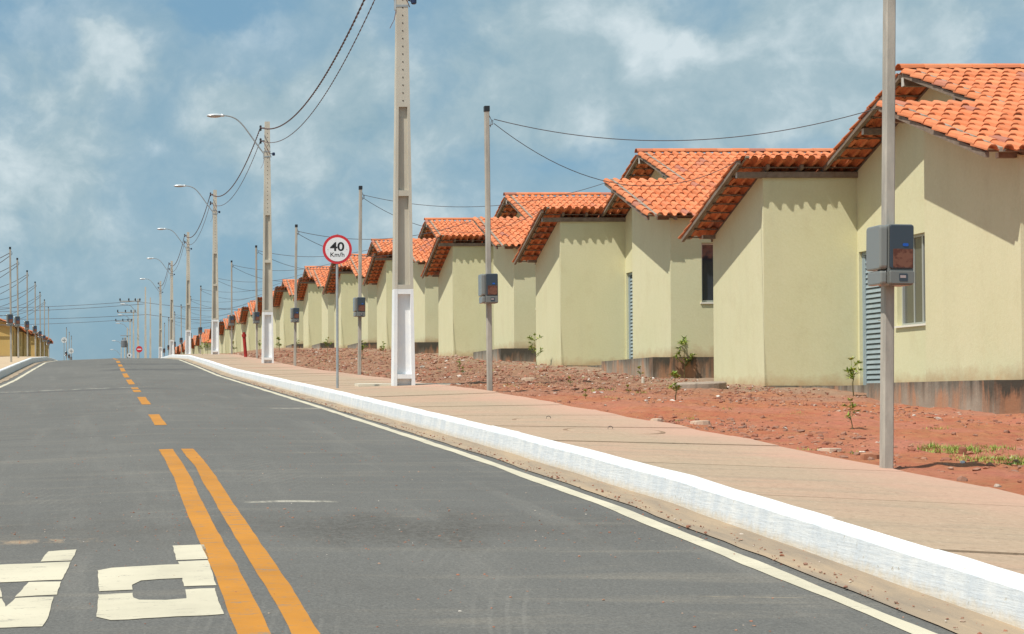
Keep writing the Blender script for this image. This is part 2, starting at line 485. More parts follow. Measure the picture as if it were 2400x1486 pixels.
def slab_f(nt, b):
    p = geo_pos(nt)
    oi = N(nt, 'ShaderNodeObjectInfo').outputs['Random']
    big = noise_n(nt, map_n(nt, p, (.8, .5, 1)), 1.0, 4, .6)
    st = noise_n(nt, map_n(nt, p, (.8, 5, 1)), 1.2, 6, .65, .4)
    fi = noise_n(nt, p, 30, 6, .75)
    c = mix_n(nt, ramp_n(nt, big, [(.35, 0.0), (.65, 1.0)]), (.45, .325, .215), (.48, .300, .205))
    c = mix_n(nt, math_n(nt, 'MULTIPLY', oi, .75), c, (.41, .305, .205))
    c = mix_n(nt, math_n(nt, 'MULTIPLY', ramp_n(nt, st, [(.50, 0.0), (.70, 1.0)]), .60), c, (.30, .235, .165))
    c = mix_n(nt, math_n(nt, 'MULTIPLY', ramp_n(nt, noise_n(nt, p, 2.6, 6, .7), [(.52, 0.0), (.68, 1.0)]), .40), c, (.33, .265, .185))
    c = mix_n(nt, ramp_n(nt, fi, [(.54, 0.0), (.68, .75)]), c, (.24, .155, .10))
    c = mix_n(nt, ramp_n(nt, fi, [(.32, .7), (.44, 0.0)]), c, (.60, .46, .33))
    # red earth trodden over the outer edge
    s = N(nt, 'ShaderNodeSeparateXYZ')
    nt.links.new(p, s.inputs[0])
    e = math_n(nt, 'ADD', s.outputs[0], math_n(nt, 'MULTIPLY', big, 1.4))
    c = mix_n(nt, ramp_n(nt, math_n(nt, 'SUBTRACT', e, 5.2), [(.0, 0.0), (.9, .6)]), c, (.60, .33, .24))
    nt.links.new(c, b.inputs['Base Color'])
    b.inputs['Roughness'].default_value = .9
    bump(nt, b, math_n(nt, 'ADD', fi, math_n(nt, 'MULTIPLY', st, .5)), .45, .006)


def gutter_f(nt, b):
    p = geo_pos(nt)
    st = noise_n(nt, map_n(nt, p, (6, .9, 1)), 1.0, 6, .65, .3)
    fi = noise_n(nt, p, 60, 4, .7)
    c = mix_n(nt, ramp_n(nt, st, [(.35, 0.0), (.68, 1.0)]), (.42, .31, .20), (.25, .20, .15))
    c = mix_n(nt, ramp_n(nt, fi, [(.6, 0.0), (.75, .4)]), c, (.16, .13, .10))
    nt.links.new(c, b.inputs['Base Color'])
    b.inputs['Roughness'].default_value = .95
    bump(nt, b, fi, .5, .008)


def leaf_f(nt, b):
    ri = N(nt, 'ShaderNodeNewGeometry').outputs['Random Per Island']
    c = ramp_n(nt, ri, [(0.0, (.14, .24, .03)), (.5, (.26, .36, .05)), (1.0, (.42, .46, .09))])
    nt.links.new(c, b.inputs['Base Color'])
    b.inputs['Roughness'].default_value = .5
    b.inputs['Transmission Weight'].default_value = 0.0


def stone_f(nt, b):
    ri = N(nt, 'ShaderNodeNewGeometry').outputs['Random Per Island']
    c = ramp_n(nt, ri, [(0.0, (.26, .10, .065)), (.3, (.40, .16, .09)), (.6, (.28, .155, .11)), (.88, (.42, .22, .14)), (.965, (.46, .36, .28)), (.992, (.66, .60, .52)), (1.0, (.72, .68, .62))])
    c = mix_n(nt, ramp_n(nt, noise_n(nt, geo_pos(nt), 40, 3, .6), [(.4, 0.0), (.7, .5)]), c, (.24, .12, .08))
    nt.links.new(c, b.inputs['Base Color'])
    b.inputs['Roughness'].default_value = .95


def wood_f(nt, b):
    p = geo_pos(nt)
    n = noise_n(nt, map_n(nt, p, (3, 3, 3)), 4.0, 5, .6)
    c = mix_n(nt, ramp_n(nt, n, [(.3, 0.0), (.7, 1.0)]), (.17, .125, .09), (.27, .21, .16))
    nt.links.new(c, b.inputs['Base Color'])
    b.inputs['Roughness'].default_value = .9


M_ASPH = mat('asphalt', asphalt_f)
M_YEL = mat('ochre_road_paint', paint_f((.54, .225, .026), (.22, .19, .15), .545))
M_WHT = mat('cream_road_paint', paint_f((.64, .575, .43), (.27, .24, .20), .565))
M_KERB = mat('lime_painted_kerb', kerb_f)
M_GUT = mat('gutter_sand', gutter_f)
M_SLAB = mat('pavement_concrete', slab_f)
M_SEED = mat('joint_earth', simple_noise((.22, .14, .09), (.34, .22, .14), 12))
M_DIRT = mat('red_earth', dirt_f)
M_SAND = mat('sandy_pavement', simple_noise((.50, .36, .23), (.58, .44, .29), 2.0, bstr=.6, bscale=30, bdist=.01))
M_GROUND = mat('far_ground', simple_noise((.30, .19, .11), (.22, .20, .09), .05))
M_WALL = mat('cream_green_render', wall_f((.695, .665, .435), (.66, .64, .405)))
M_WALLY = mat('ochre_render', wall_f((.66, .46, .17), (.60, .42, .15)))
M_WALLB = mat('tan_render', wall_f((.50, .30, .14), (.46, .27, .13)))
M_FOUND = mat('stained_foundation', found_f)
M_TILE = mat('clay_tile', tile_f)
M_MORT = mat('grey_mortar', simple_noise((.26, .22, .17), (.38, .33, .27), 9))
M_WOOD = mat('weathered_timber', wood_f)
M_END = mat('sawn_end', color=(.55, .52, .46))
M_CONC = mat('pole_concrete', simple_noise((.50, .46, .38), (.60, .56, .47), 3.0, bstr=.4, bscale=45, bdist=.004, stretch=(1, 1, .4)))
M_CONC2 = mat('post_concrete', simple_noise((.33, .305, .265), (.48, .44, .375), 4.0, bstr=.5, bscale=60, bdist=.003, stretch=(2, 2, .6)))
M_CONC3 = mat('rough_concrete', simple_noise((.30, .24, .19), (.40, .33, .26), 6.0, bstr=.6, bscale=40, bdist=.01))
M_LIME = mat('white_limewash', simple_noise((.84, .84, .82), (.76, .78, .80), 5.0, bstr=.35, bscale=35, bdist=.004))
M_HOLE = mat('bolt_hole', color=(.07, .06, .05), rough=1)
M_GALV = mat('galvanised_steel', simple_noise((.34, .37, .38), (.44, .46, .46), 8.0, rough=.5, bstr=.1), metal=.4)
M_LAMP = mat('lamp_housing', color=(.72, .74, .74), rough=.35, metal=.3)
M_LENS = mat('lamp_lens', color=(.45, .40, .36), rough=.12)
M_BLACK = mat('black_plastic', color=(.02, .022, .025), rough=.5)
M_NAVY = mat('photocell_blue', color=(.02, .035, .09), rough=.35)
M_CABLE = mat('dark_cable', color=(.075, .060, .062), rough=.7)
M_CABLE2 = mat('reddish_cable', color=(.20, .10, .09), rough=.7)
M_REDPIPE = mat('red_pipe', simple_noise((.40, .035, .03), (.30, .03, .025), 8.0, rough=.6, bstr=.1))
M_GLASS = mat('dark_window_glass', color=(.035, .042, .055), rough=.06, spec=.8)
M_GLASSG = mat('dusty_window_glass', color=(.115, .115, .085), rough=.18, spec=.6)
M_ALU = mat('aluminium_frame', color=(.50, .53, .54), rough=.35, metal=.5)
M_SILL = mat('white_sill', color=(.80, .76, .66), rough=.6)
M_DOOR = mat('grey_blue_door_paint', simple_noise((.27, .34, .37), (.32, .39, .42), 5.0, rough=.5, bstr=0))
M_DOORD = mat('door_dark_gap', color=(.10, .12, .13))
M_BOX = mat('meter_box_plastic', color=(.17, .17, .155), rough=.22, spec=.7)
M_BOXL = mat('meter_box_lit_side', color=(.21, .21, .19), rough=.18, spec=.8)  # lighter than the box plastic: street-side highlights put into the colour
M_COVER = mat('smoked_cover', color=(.040, .048, .060), rough=.13, spec=.7)
M_METER = mat('meter_brown', simple_noise((.11, .042, .028), (.19, .085, .055), 22.0, rough=.3, bstr=0, pos=False, contrast=(.45, .55)))
M_BLUE = mat('blue_sticker', color=(.012, .09, .42), rough=.4)
M_DISP = mat('display_grey', color=(.40, .32, .31), rough=.3)
M_LEAF = mat('leaf_green', leaf_f)
M_STEM = mat('plant_stem', color=(.20, .19, .08), rough=.8)
M_FLOW = mat('yellow_petal', color=(.85, .52, .02), rough=.6)
M_GRASS = mat('grass_blade', leaf_f)
M_STONE = mat('mixed_stone', stone_f)
M_SRED = mat('sign_red', color=(.62, .035, .045), rough=.4)
M_SWHITE = mat('sign_white', color=(.82, .83, .83), rough=.4)
M_SBLACK = mat('sign_black', color=(.015, .015, .015), rough=.5)
M_SBACK = mat('sign_back_grey', color=(.72, .74, .74), rough=.4)
M_PLAST = mat('white_scrap', color=(.80, .78, .75), rough=.5)

# ------------------------------------------------------------------ mesh helpers


class MB:
    def __init__(self):
        self.v, self.f, self.m = [], [], []

    def add(self, vs, fs, mi=0):
        b = len(self.v)
        self.v.extend(tuple(p) for p in vs)
        self.f.extend(tuple(b + i for i in f) for f in fs)
        self.m.extend([mi] * len(fs))

    def hexa(self, c, mi=0):
        """eight corners: bottom ring then top ring"""
        self.add(c, [(3, 2, 1, 0), (4, 5, 6, 7), (0, 1, 5, 4), (1, 2, 6, 5), (2, 3, 7, 6), (3, 0, 4, 7)], mi)

    def box(self, x0, x1, y0, y1, z0, z1, mi=0):
        self.hexa([(x0, y0, z0), (x1, y0, z0), (x1, y1, z0), (x0, y1, z0), (x0, y0, z1), (x1, y0, z1), (x1, y1, z1), (x0, y1, z1)], mi)

    def taper(self, z0, a0, z1, a1, mi=0):
        """a = (x0,x1,y0,y1) at each height"""
        q = lambda a, z: [(a[0], a[2], z), (a[1], a[2], z), (a[1], a[3], z), (a[0], a[3], z)]
        self.hexa(q(a0, z0) + q(a1, z1), mi)

    def tube(self, pts, r, n=6, mi=0, cap=True):
        pts = [Vector(p) for p in pts]
        rs = r if isinstance(r, (list, tuple)) else [r] * len(pts)
        rings = []
        for i, p in enumerate(pts):
            t = (pts[min(i + 1, len(pts) - 1)] - pts[max(i - 1, 0)]).normalized()
            a = t.orthogonal() if abs(t.z) > .9 else t.cross(Vector((0, 0, 1))).normalized()
            a.normalize()
            b_ = t.cross(a)
            rings.append([p + (a * math.cos(2 * math.pi * k / n) + b_ * math.sin(2 * math.pi * k / n)) * rs[i] for k in range(n)])
        vs = [q for ring in rings for q in ring]
        fs = []
        for i in range(len(pts) - 1):
            for k in range(n):
                k2 = (k + 1) % n
                fs.append((i * n + k, i * n + k2, (i + 1) * n + k2, (i + 1) * n + k))
        if cap:
            fs.append(tuple(range(n - 1, -1, -1)))
            fs.append(tuple((len(pts) - 1) * n + k for k in range(n)))
        self.add(vs, fs, mi)

    def lathe(self, prof, c=(0, 0, 0), n=12, mi=0):
        vs = [(c[0] + r * math.cos(2 * math.pi * k / n), c[1] + r * math.sin(2 * math.pi * k / n), c[2] + z) for r, z in prof for k in range(n)]
        fs = []
        for i in range(len(prof) - 1):
            for k in range(n):
                k2 = (k + 1) % n
                fs.append((i * n + k, i * n + k2, (i + 1) * n + k2, (i + 1) * n + k))
        fs.append(tuple(range(n - 1, -1, -1)))
        fs.append(tuple((len(prof) - 1) * n + k for k in range(n)))
        self.add(vs, fs, mi)

    def mesh(self, name, mats):
        me = bpy.data.meshes.new(name)
        me.from_pydata(self.v, [], self.f)
        for m in (mats if isinstance(mats, (list, tuple)) else [mats]):
            me.materials.append(m)
        if any(self.m):
            me.polygons.foreach_set('material_index', self.m)
        me.update()
        return me

    def obj(self, name, mats, parent=None, **kw):
        return link(name, self.mesh(name, mats), parent, **kw)


def link(name, me, parent=None, loc=None, rot=None, scale=None, label=None, kind=None, cat=None, group=None):
    o = bpy.data.objects.new(name, me)
    COL.objects.link(o)
    if parent is not None:
        o.parent = parent
    if loc is not None:
        o.location = loc
    if rot is not None:
        o.rotation_euler = rot
    if scale is not None:
        o.scale = scale
    tag(o, label, cat, group, kind)
    return o


def tag(o, label=None, cat=None, group=None, kind=None):
    for k, v in (('label', label), ('category', cat), ('group', group), ('kind', kind)):
        if v:
            o[k] = v


def copy_tree(o, parent=None):
    c = o.copy()
    COL.objects.link(c)
    c.parent = parent
    for ch in o.children:
        copy_tree(ch, c)
    return c


def bevel(o, w, seg=2):
    md = o.modifiers.new('soft_edge', 'BEVEL')
    md.width = w
    md.segments = seg
    md.limit_method = 'ANGLE'
    return o


def smooth_sh(me):
    me.polygons.foreach_set('use_smooth', [True] * len(me.polygons))


# ------------------------------------------------------------------ ground and street
YS = [y for y in np.concatenate([np.arange(-30, 6, 1.5), np.arange(6, 60, .25), np.arange(60, 130, .5), np.arange(130, 420, 5), [420]])]


def sheet(name, xs, ys, zf, m, parent=None, **kw):
    """xs: list of numbers or functions of y"""
    vs, fs = [], []
    for y in ys:
        for x in xs:
            xx = x(y) if callable(x) else x
            vs.append((xx, y, zf(xx, y)))
    n = len(xs)
    for j in range(len(ys) - 1):
        for i in range(n - 1):
            fs.append((j * n + i, j * n + i + 1, (j + 1) * n + i + 1, (j + 1) * n + i))
    b = MB()
    b.add(vs, fs)
    return b.obj(name, m, parent, **kw)


def wob(seed, amp, f1=.8, f2=3.3):
    return lambda y: amp * (mnoise.noise(Vector((y * f1, seed, 0))) + .5 * mnoise.noise(Vector((y * f2, seed + 5, 0))))


gy = list(np.concatenate([np.arange(-60, 130, 5), np.arange(130, 420, 15), [420, 600, 900, 1500, 3200]]))
sheet('ground', [-3000, -400, -60, -12, -4.6, 0, 5.5, 12, 60, 400, 3000], gy, lambda x, y: K(y) - (.75 if -4.7 < x < 14 else .35), M_GROUND, kind='structure')

w_as = wob(1.3, .035)
road = sheet('road', [-3.0, -2.3, -1.5, -.6, .1, .645, 1.5, 2.4, lambda y: 3.19 + w_as(y), 3.36], YS, R, M_ASPH, kind='structure')
# cross-wise seams / dark strips are in the asphalt itself; the sand in the channel lies over its edge
w_g1, w_g2 = wob(2.1, .035, .9, 5), wob(8.4, .05)
sheet('gutter', [lambda y: 3.17 + w_g1(y), 3.3, 3.50], YS, lambda x, y: K(y) - .18 + (.006 if x < 3.25 else .016 if x < 3.4 else .03), M_GUT, kind='structure')
sheet('gutter', [-2.95, -2.8, lambda y: -2.56 + w_g2(y)], YS, lambda x, y: R(x, y) + (.02 if x < -2.9 else .008), M_GUT, kind='structure')


def strip(name, x0, x1, ya, yb, m, seed, amp=.012, n=1, drift=None, step=.25, kw={}):
    a, b = wob(seed, amp), wob(seed + 40, amp)
    d = drift or (lambda y: 0)
    ys = [ya] + [y for y in YS if ya < y < yb] + [yb]
    if yb - ya < 1:
        ys = list(np.linspace(ya, yb, 5))
    sub = []
    for p, q in zip(ys[:-1], ys[1:]):
        sub += [p, (p + q) / 2] if q - p <= .3 else [p]
    ys = sub + [ys[-1]]
    return sheet(name, [lambda y: x0 + a(y) + d(y), lambda y: x1 + b(y) + d(y)], ys, lambda x, y: R(x, y) + .003, m, road)


bow = lambda y: -.035 * math.sin(max(0, min(1, (y - 6) / 9.0)) * math.pi) * 0 + .008 * math.sin(y * 1.1)
for x0, x1, s in ((.495, .615, 3), (.690, .800, 9)):
    o = strip('centre_line', x0, x1, -20 if s == 3 else -20, 15.1, M_YEL, s, .011, drift=bow)
for i, (a, b_) in enumerate([(19.2, 21.85), (25.1, 28.4), (31.1, 32.4), (32.95, 34.1), (36.5, 40.9), (43.2, 47.6), (49.7, 54.0), (55.8, 59.5), (62.1, 66.2), (68.8, 73), (76, 80), (83, 87), (90, 94), (97, 101)]):
    strip('lane_dash', .575, .71, a, b_, M_YEL, 20 + i, .008, drift=lambda y: -.0022 * max(0, y - 20))
strip('edge_line', 2.995, 3.095, -20, 300, M_WHT, 61, .02)
strip('edge_line', -2.40, -2.29, -20, 300, M_WHT, 71, .02)

# letters painted for the oncoming traffic (P and A, upside down from here, with stencil gaps)
ltr = {
    'P': [[(0.35, 8.69), (0.511, 8.69), (0.507, 8.2), (0.348, 8.21)],
          [(0.354, 8.17), (0.499, 8.16), (0.491, 7.46), (0.351, 7.46), (0.354, 7.68), (0.253, 7.68), (0.167, 7.66), (0.125, 7.55), (0.125, 7.43), (-0.019, 7.42), (-0.028, 7.99), (0.039, 8.05), (0.191, 8.07), (0.358, 8.08)],
          [(-0.023, 7.34), (0.124, 7.35), (0.127, 7.23), (0.149, 7.18), (0.262, 7.14), (0.347, 7.16), (0.351, 7.38), (0.480, 7.39), (0.474, 6.78), (0.287, 6.77), (0.096, 6.75), (0.027, 6.75), (-0.028, 6.83)]],
    'A': [[(-0.307, 8.33), (-0.283, 8.67), (-0.137, 8.69), (-0.155, 8.33)],
          [(-0.677 + .15, 8.33), (-0.658, 8.33), (-0.677, 8.69), (-0.531, 8.69), (-0.507, 8.33)],
          [(-0.643, 8.28), (-0.158, 8.29), (-0.188, 7.77), (-0.620, 7.75)],
          [(-0.34, 7.83 - .1), (-0.19, 7.72), (-0.203, 7.38), (-0.379, 7.37)],
          [(-0.474, 7.73), (-0.435, 7.37), (-0.611, 7.38), (-0.624, 7.72)],
          [(-0.407, 7.14), (-0.377, 7.34), (-0.215, 7.33), (-0.223, 6.84), (-0.24, 6.68), (-0.574, 6.69), (-0.591, 6.84), (-0.599, 7.33), (-0.437, 7.34)]]}
for L, polys in ltr.items():
    b = MB()
    for pl in polys:
        # densify so that the sheet follows the road and the edge is slightly ragged
        pts = []
        for (xa, ya), (xb, yb) in zip(pl, pl[1:] + pl[:1]):
            n = max(1, int(math.hypot(xb - xa, yb - ya) / .06))
            for k in range(n):
                t = k / n
                x_, y_ = xa + (xb - xa) * t, ya + (yb - ya) * t
                j = .006
                x_ += j * mnoise.noise(Vector((x_ * 9, y_ * 9, 2)))
                y_ += 2 * j * mnoise.noise(Vector((x_ * 9, y_ * 9, 9)))
                pts.append((x_, y_, R(x_, y_) + .003))
        b.add(pts, [tuple(range(len(pts)))])
    me = b.mesh('painted_letter', M_WHT)
    import bmesh
    bm = bmesh.new()
    bm.from_mesh(me)
    bmesh.ops.triangulate(bm, faces=bm.faces[:])
    bmesh.ops.recalc_face_normals(bm, faces=bm.faces[:])
    for f in bm.faces:
        if f.normal.z < 0:
            f.normal_flip()
    bm.to_mesh(me)
    bm.free()
    link('painted_letter', me, road)


# kerbs
def kerb(side):
    b = MB()
    ys = [y for y in YS if y <= 300]
    vs, fs, hg = [], [], []
    wf = wob(15.5 + side, .012, 1.5, 6)
    for y in ys:
        if side > 0:
            zt, zb = K(y) + .006, K(y) - .24
            x0 = 3.42 + wf(y)
            pr = [(x0 - .035, zb, 0), (x0 - .02, zb + .09, .1), (x0, zt - .03, .8), (x0 + .028, zt - .004, 1), (x0 + .110 + .016 * mnoise.noise(Vector((y * 5.1, 3, 3))) + .008 * mnoise.noise(Vector((y * 17, 3, 3))), zt + .001, 1), (x0 + .125, zt - .05, 1)]
        else:
            zt, zb = K(y) - .10, K(y) - .42
            x0 = -2.86 + wf(y)
            pr = [(x0 + .02, zb, .6), (x0 + .01, zb + .12, .7), (x0, zt - .02, .9), (x0 - .02, zt, 1), (x0 - .12, zt + .003, 1), (x0 - .13, zt - .06, 1)]
        for (x, z, h) in pr:
            vs.append((x, y, z))
            hg.append(h)
    n = 6
    for j in range(len(ys) - 1):
        for i in range(n - 1):
            fs.append((j * n + i, j * n + i + 1, (j + 1) * n + i + 1, (j + 1) * n + i))
    b.add(vs, fs)
    o = b.obj('kerb', M_KERB, kind='structure')
    at = o.data.attributes.new('hgt', 'FLOAT', 'POINT')
    at.data.foreach_set('value', hg)
    return o


kerb(1)
kerb(-1)

# right pavement: a bed with separate cast slabs as far as they can be told apart
bed = sheet('pavement', [3.5, 4.4, lambda y: 5.30], YS, lambda x, y: SW(y, x) - (.03 if y < 62 else 0.0), M_SEED, kind='structure')
bed2 = sheet('pavement', [3.5, 4.4, 5.30], [y for y in YS if y >= 60.5], lambda x, y: SW(y, x) + .004, M_SLAB, kind='structure')
y = 2.0
joints = [2.0]
while y < 61:
    y += 1.06 + random.uniform(-.05, .05)
    joints.append(y)
wo_e = wob(33.0, .07, .9, 4)
for j, (a, b_) in enumerate(zip(joints[:-1], joints[1:])):
    b = MB()
    x0, x1 = 3.515, 5.33
    g = random.uniform(.004, .009)
    dz = random.uniform(-.004, .004)
    ny = 3
    top, bot = [], []
    sk = random.uniform(-.035, .035) if j == -1 else random.uniform(-.008, .008)
    for k in range(ny + 1):
        yy = a + g + (b_ - a - 2 * g) * k / ny
        for q in range(5):
            xx = x0 + (x1 + wo_e(yy) - x0) * q / 4
            top.append((xx, yy + sk * (q - 2) / 2, SW(yy, xx) + dz))
    vs = top + [(p[0], p[1], p[2] - .05) for p in top]
    fs = []
    for k in range(ny):
        for q in range(4):
            fs.append((k * 5 + q, k * 5 + q + 1, (k + 1) * 5 + q + 1, (k + 1) * 5 + q))
    nt_ = len(top)
    rim = [q for q in range(5)] + [(k * 5 + 4) for k in range(1, ny + 1)] + [ny * 5 + q for q in (3, 2, 1, 0)] + [k * 5 for k in range(ny - 1, 0, -1)]
    for p, q in zip(rim, rim[1:] + rim[:1]):
        fs.append((q, p, p + nt_, q + nt_))
    b.add(vs, fs)
    b.obj('slab', M_SLAB, bed)

# the fine red dirt between pavement and houses
xs_f = list(np.arange(5.26, 10.7, .085)) + [10.9, 11.4, 12.2]
ys_n = list(np.arange(5, 30, .09)) + list(np.arange(30, 60, .18)) + list(np.arange(60, 130, .5)) + list(np.arange(130, 420, 5))
sheet('dirt_verge', xs_f, ys_n, DIRT, M_DIRT, kind='structure')
sheet('dirt_yard', [12.2, 16, 24, 40, 80], [y for y in ys_n if True][::8], lambda x, y: PAD(y - 3) - .03, M_DIRT, kind='structure')
# left pavement and verge
w_l = wob(91.0, .05)
sheet('pavement', [-5.0, -4.0, -2.97], YS, lambda x, y: K(y) - .095, M_SAND, kind='structure')
sheet('dirt_verge', [-60, -30, -12, -8, -6, lambda y: -4.95 + w_l(y)], YS, lambda x, y: K(y) - .085 + (.06 * mnoise.noise(Vector((x, y, 2))) if x < -5.5 else 0) + (max(0, .006 * (y - 117)) if x < -5.9 and y < 260 else 0), M_DIRT, kind='structure')

# ------------------------------------------------------------------ houses
TS = .372            # roof slope
ZR = 4.50            # underside of tiles at the ridge above the floor
EAVE = 5.2


def zt(v):           # underside plane of the tiles
    return ZR - TS * abs(v)


def run_y(b, x0, x1, y0, y1, top, ops=()):
    cuts = sorted({y0, y1} | ({0.0} if y0 < 0 < y1 else set()) | {o[0] for o in ops} | {o[1] for o in ops})
    for a, c in zip(cuts[:-1], cuts[1:]):
        segs = [(None, None)]
        for o in ops:
            if o[0] <= a + 1e-6 and c <= o[1] + 1e-6:
                segs = ([(0.0, o[2])] if o[2] > 0 else []) + [(o[3], None)]
        for s0, s1 in segs:
            lo = 0.0 if s0 is None else s0
            za = top(a) if s1 is None else s1
            zc = top(c) if s1 is None else s1
            b.hexa([(x0, a, lo), (x1, a, lo), (x1, c, lo), (x0, c, lo), (x0, a, za), (x1, a, za), (x1, c, zc), (x0, c, zc)])


def run_x(b, y0, y1, x0, x1, top, ops=()):
    cuts = sorted({x0, x1} | {o[0] for o in ops} | {o[1] for o in ops})
    for a, c in zip(cuts[:-1], cuts[1:]):
        segs = [(0.0, top)]
        for o in ops:
            if o[0] <= a + 1e-6 and c <= o[1] + 1e-6:
                segs = ([(0.0, o[2])] if o[2] > 0 else []) + [(o[3], top)]
        for s0, s1 in segs:
            b.box(a, c, y0, y1, s0, s1)


WT = .14
XW, XR = 1.50, 0.93       # recessed wall, main verge
XE = -.51                 # verge of the two forward rooms
XB = 7.0
wt = lambda y: zt(y) - .07


def wall_mesh(m):
    b = MB()
    run_y(b, 0, WT, -4.95, -2.66, wt)
    run_y(b, 0, WT, 2.69, 4.95, wt)
    run_y(b, XW, XW + WT, -2.66, 2.69, wt, [(1.85, 2.64, 0, 2.14), (.04, 1.34, .90, 2.24)])
    run_x(b, 2.69, 2.83, WT, XW + WT, wt(2.71))
    run_x(b, -2.80, -2.66, WT, XW + WT, wt(2.82))
    run_x(b, -4.95, -4.81, WT, XB, wt(4.95), [(.58, 1.60, 1.02, 2.13)])
    run_x(b, 4.81, 4.95, WT, XB, wt(4.95), [(2.6, 3.6, 1.02, 2.13)])
    run_y(b, XB, XB + WT, -4.95, 4.95, wt)
    return b.mesh('wall', m)


def found_mesh():
    b = MB()
    b.box(-.36, XB + .3, -5.02, -1.75, -.95, -.004)
    b.box(.55, XB + .3, -1.75, 2.66, -.75, -.006)
    b.box(.02, XB + .3, 2.66, 4.92, -.60, .01)
    b.box(.02, XB + .3, 4.92, 5.04, -.60, -.15)
    # drooping lip of mortar on the porch edge
    b.box(-.10, .55, 1.0, 2.72, -.5, -.12)
    return b.mesh('foundation', M_FOUND)


TW, TL, TE = .18, .385, .318      # tile width, length along the slope, exposure
prof = [(0, 0), (.08, .034), (.20, .052), (.46, .052), (.60, .034), (.69, 0), (.85, -.010), (1.03, .004)]


def tile_mesh():
    b = MB()
    th = .016
    vs = []
    for yy, taper in ((0.0, 1.0), (TL, .95)):
        for u, h in prof:
            vs.append((u * TW * taper, yy, h + .014))
        for u, h in prof:
            vs.append((u * TW * taper, yy, h + .014 - th))
    n = len(prof)
    fs = []
    for i in range(n - 1):
        fs.append((i, i + 1, 2 * n + i + 1, 2 * n + i))
        fs.append((n + i + 1, n + i, 3 * n + i, 3 * n + i + 1))
        fs.append((n + i, n + i + 1, i + 1, i))
    fs.append((0, 2 * n, 3 * n, n))
    fs.append((n - 1, 2 * n - 1, 4 * n - 1, 3 * n - 1))
    b.add(vs, fs)
    return b.mesh('tile', M_TILE)


TILE = tile_mesh()
TV = np.array([v.co[:] for v in TILE.vertices])
TF = [tuple(p.vertices) for p in TILE.polygons]
ANG = math.atan(TS)


def tile_specs():
    out = []
    e = TE * math.cos(ANG)
    L = TL * math.cos(ANG)
    tilt = ANG - .068
    for s in (-1, 1):
        for row in range(17):
            v_low = EAVE - row * e + .006
            cols = [(XE + i * TW, 'ext') for i in range(8)] if row < 9 else []
            cols += [(XR + i * TW, 'main') for i in range(36)]
            for x, k in cols:
                jx = random.uniform(-.004, .004)
                jz = random.uniform(0, .011)
                v = v_low + random.uniform(-.014, .014)
                z = zt(v) + .036 + jz
                r = random.uniform(-.022, .022)
                if s < 0:
                    mtx = Matrix.Translation((x + jx, -v, z)) @ Matrix.Rotation(r, 4, 'Z') @ Matrix.Rotation(tilt, 4, 'X')
                else:
                    mtx = Matrix.Translation((x + jx + TW, v, z)) @ Matrix.Rotation(math.pi + r, 4, 'Z') @ Matrix.Rotation(tilt, 4, 'X')
                out.append((s, row, x, k, mtx))
    return out


SPECS = tile_specs()


def joined(specs, name, mesh=TILE, tv=TV, tf=TF, m=None):
    vs = []
    fs = []
    for i, sp in enumerate(specs):
        M = np.array(sp[4])
        p = tv @ M[:3, :3].T + M[:3, 3]
        vs.append(p)
        o = i * len(tv)
        fs.extend(tuple(o + k for k in f) for f in tf)
    vs = np.concatenate(vs)
    me = bpy.data.meshes.new(name)
    me.from_pydata(vs.tolist(), [], fs)
    me.materials.append(m or M_TILE)
    return me


def prio(sp):
    s, row, x, k, _ = sp
    if s < 0 and k == 'ext':
        return 0
    if s < 0 and k == 'main':
        return 1 + (x - XR) * .5
    if s > 0 and k == 'ext':
        return 1.2
    return 9 + x


order = sorted(SPECS, key=prio)
SINGLE, REST = order[:298], order[298:]
ME_REST = joined(REST, 'tile')
ME_ALL = joined(SPECS, 'tile')


def ridge_mesh():
    b = MB()
    n = 7
    L, r0, r1, th = .38, .105, .085, .012
    vs = []
    for x, r in ((0, r0), (L, r1)):
        for rr in (r, r - th):
            for k in range(n):
                a = math.pi * k / (n - 1)
                vs.append((x, rr * math.cos(a) * 1.05, rr * math.sin(a) * .82))
    fs = []
    for k in range(n - 1):
        fs.append((k, k + 1, 2 * n + k + 1, 2 * n + k))
        fs.append((n + k + 1, n + k, 3 * n + k, 3 * n + k + 1))
        fs.append((n + k, n + k + 1, k + 1, k))
    b.add(vs, fs)
    return b.mesh('ridge_tile', M_TILE)


ME_RIDGE = ridge_mesh()


def mortar_mesh(x, v0, v1, sides):
    b = MB()
    e = TE * math.cos(ANG)
    for s in sides:
        v = EAVE + .01
        while v > v0 + .05:
            a, c = v, max(v - e, v0)
            if a <= v1 + .05:
                za, zc = zt(a) + .078, zt(c) + .064
                w = .034
                pts = [(x - w, s * a, za - .05), (x + w, s * a, za - .05), (x + w, s * c, zc - .03), (x - w, s * c, zc - .03),
                       (x - w * .8, s * a, za - .002), (x + w * .8, s * a, za - .002), (x + w * .8, s * c, zc), (x - w * .8, s * c, zc)]
                b.hexa(pts)
            v -= e
    return b


def rafter(b, x, w, v0, v1, s, h=.06, drop=0.0, mi=0):
    x0, x1 = x - w / 2, x + w / 2
    z0a, z1a = zt(v0) - h - drop, zt(v0) + .004 - drop
    z0b, z1b = zt(v1) - h - drop, zt(v1) + .004 - drop
    ya, yb = s * v0, s * v1
    if s < 0:
        ya, yb, z0a, z0b, z1a, z1b = yb, ya, z0b, z0a, z1b, z1a
    b.hexa([(x0, ya, z0a), (x1, ya, z0a), (x1, yb, z0b), (x0, yb, z0b), (x0, ya, z1a), (x1, ya, z1a), (x1, yb, z1b), (x0, yb, z1b)], mi)


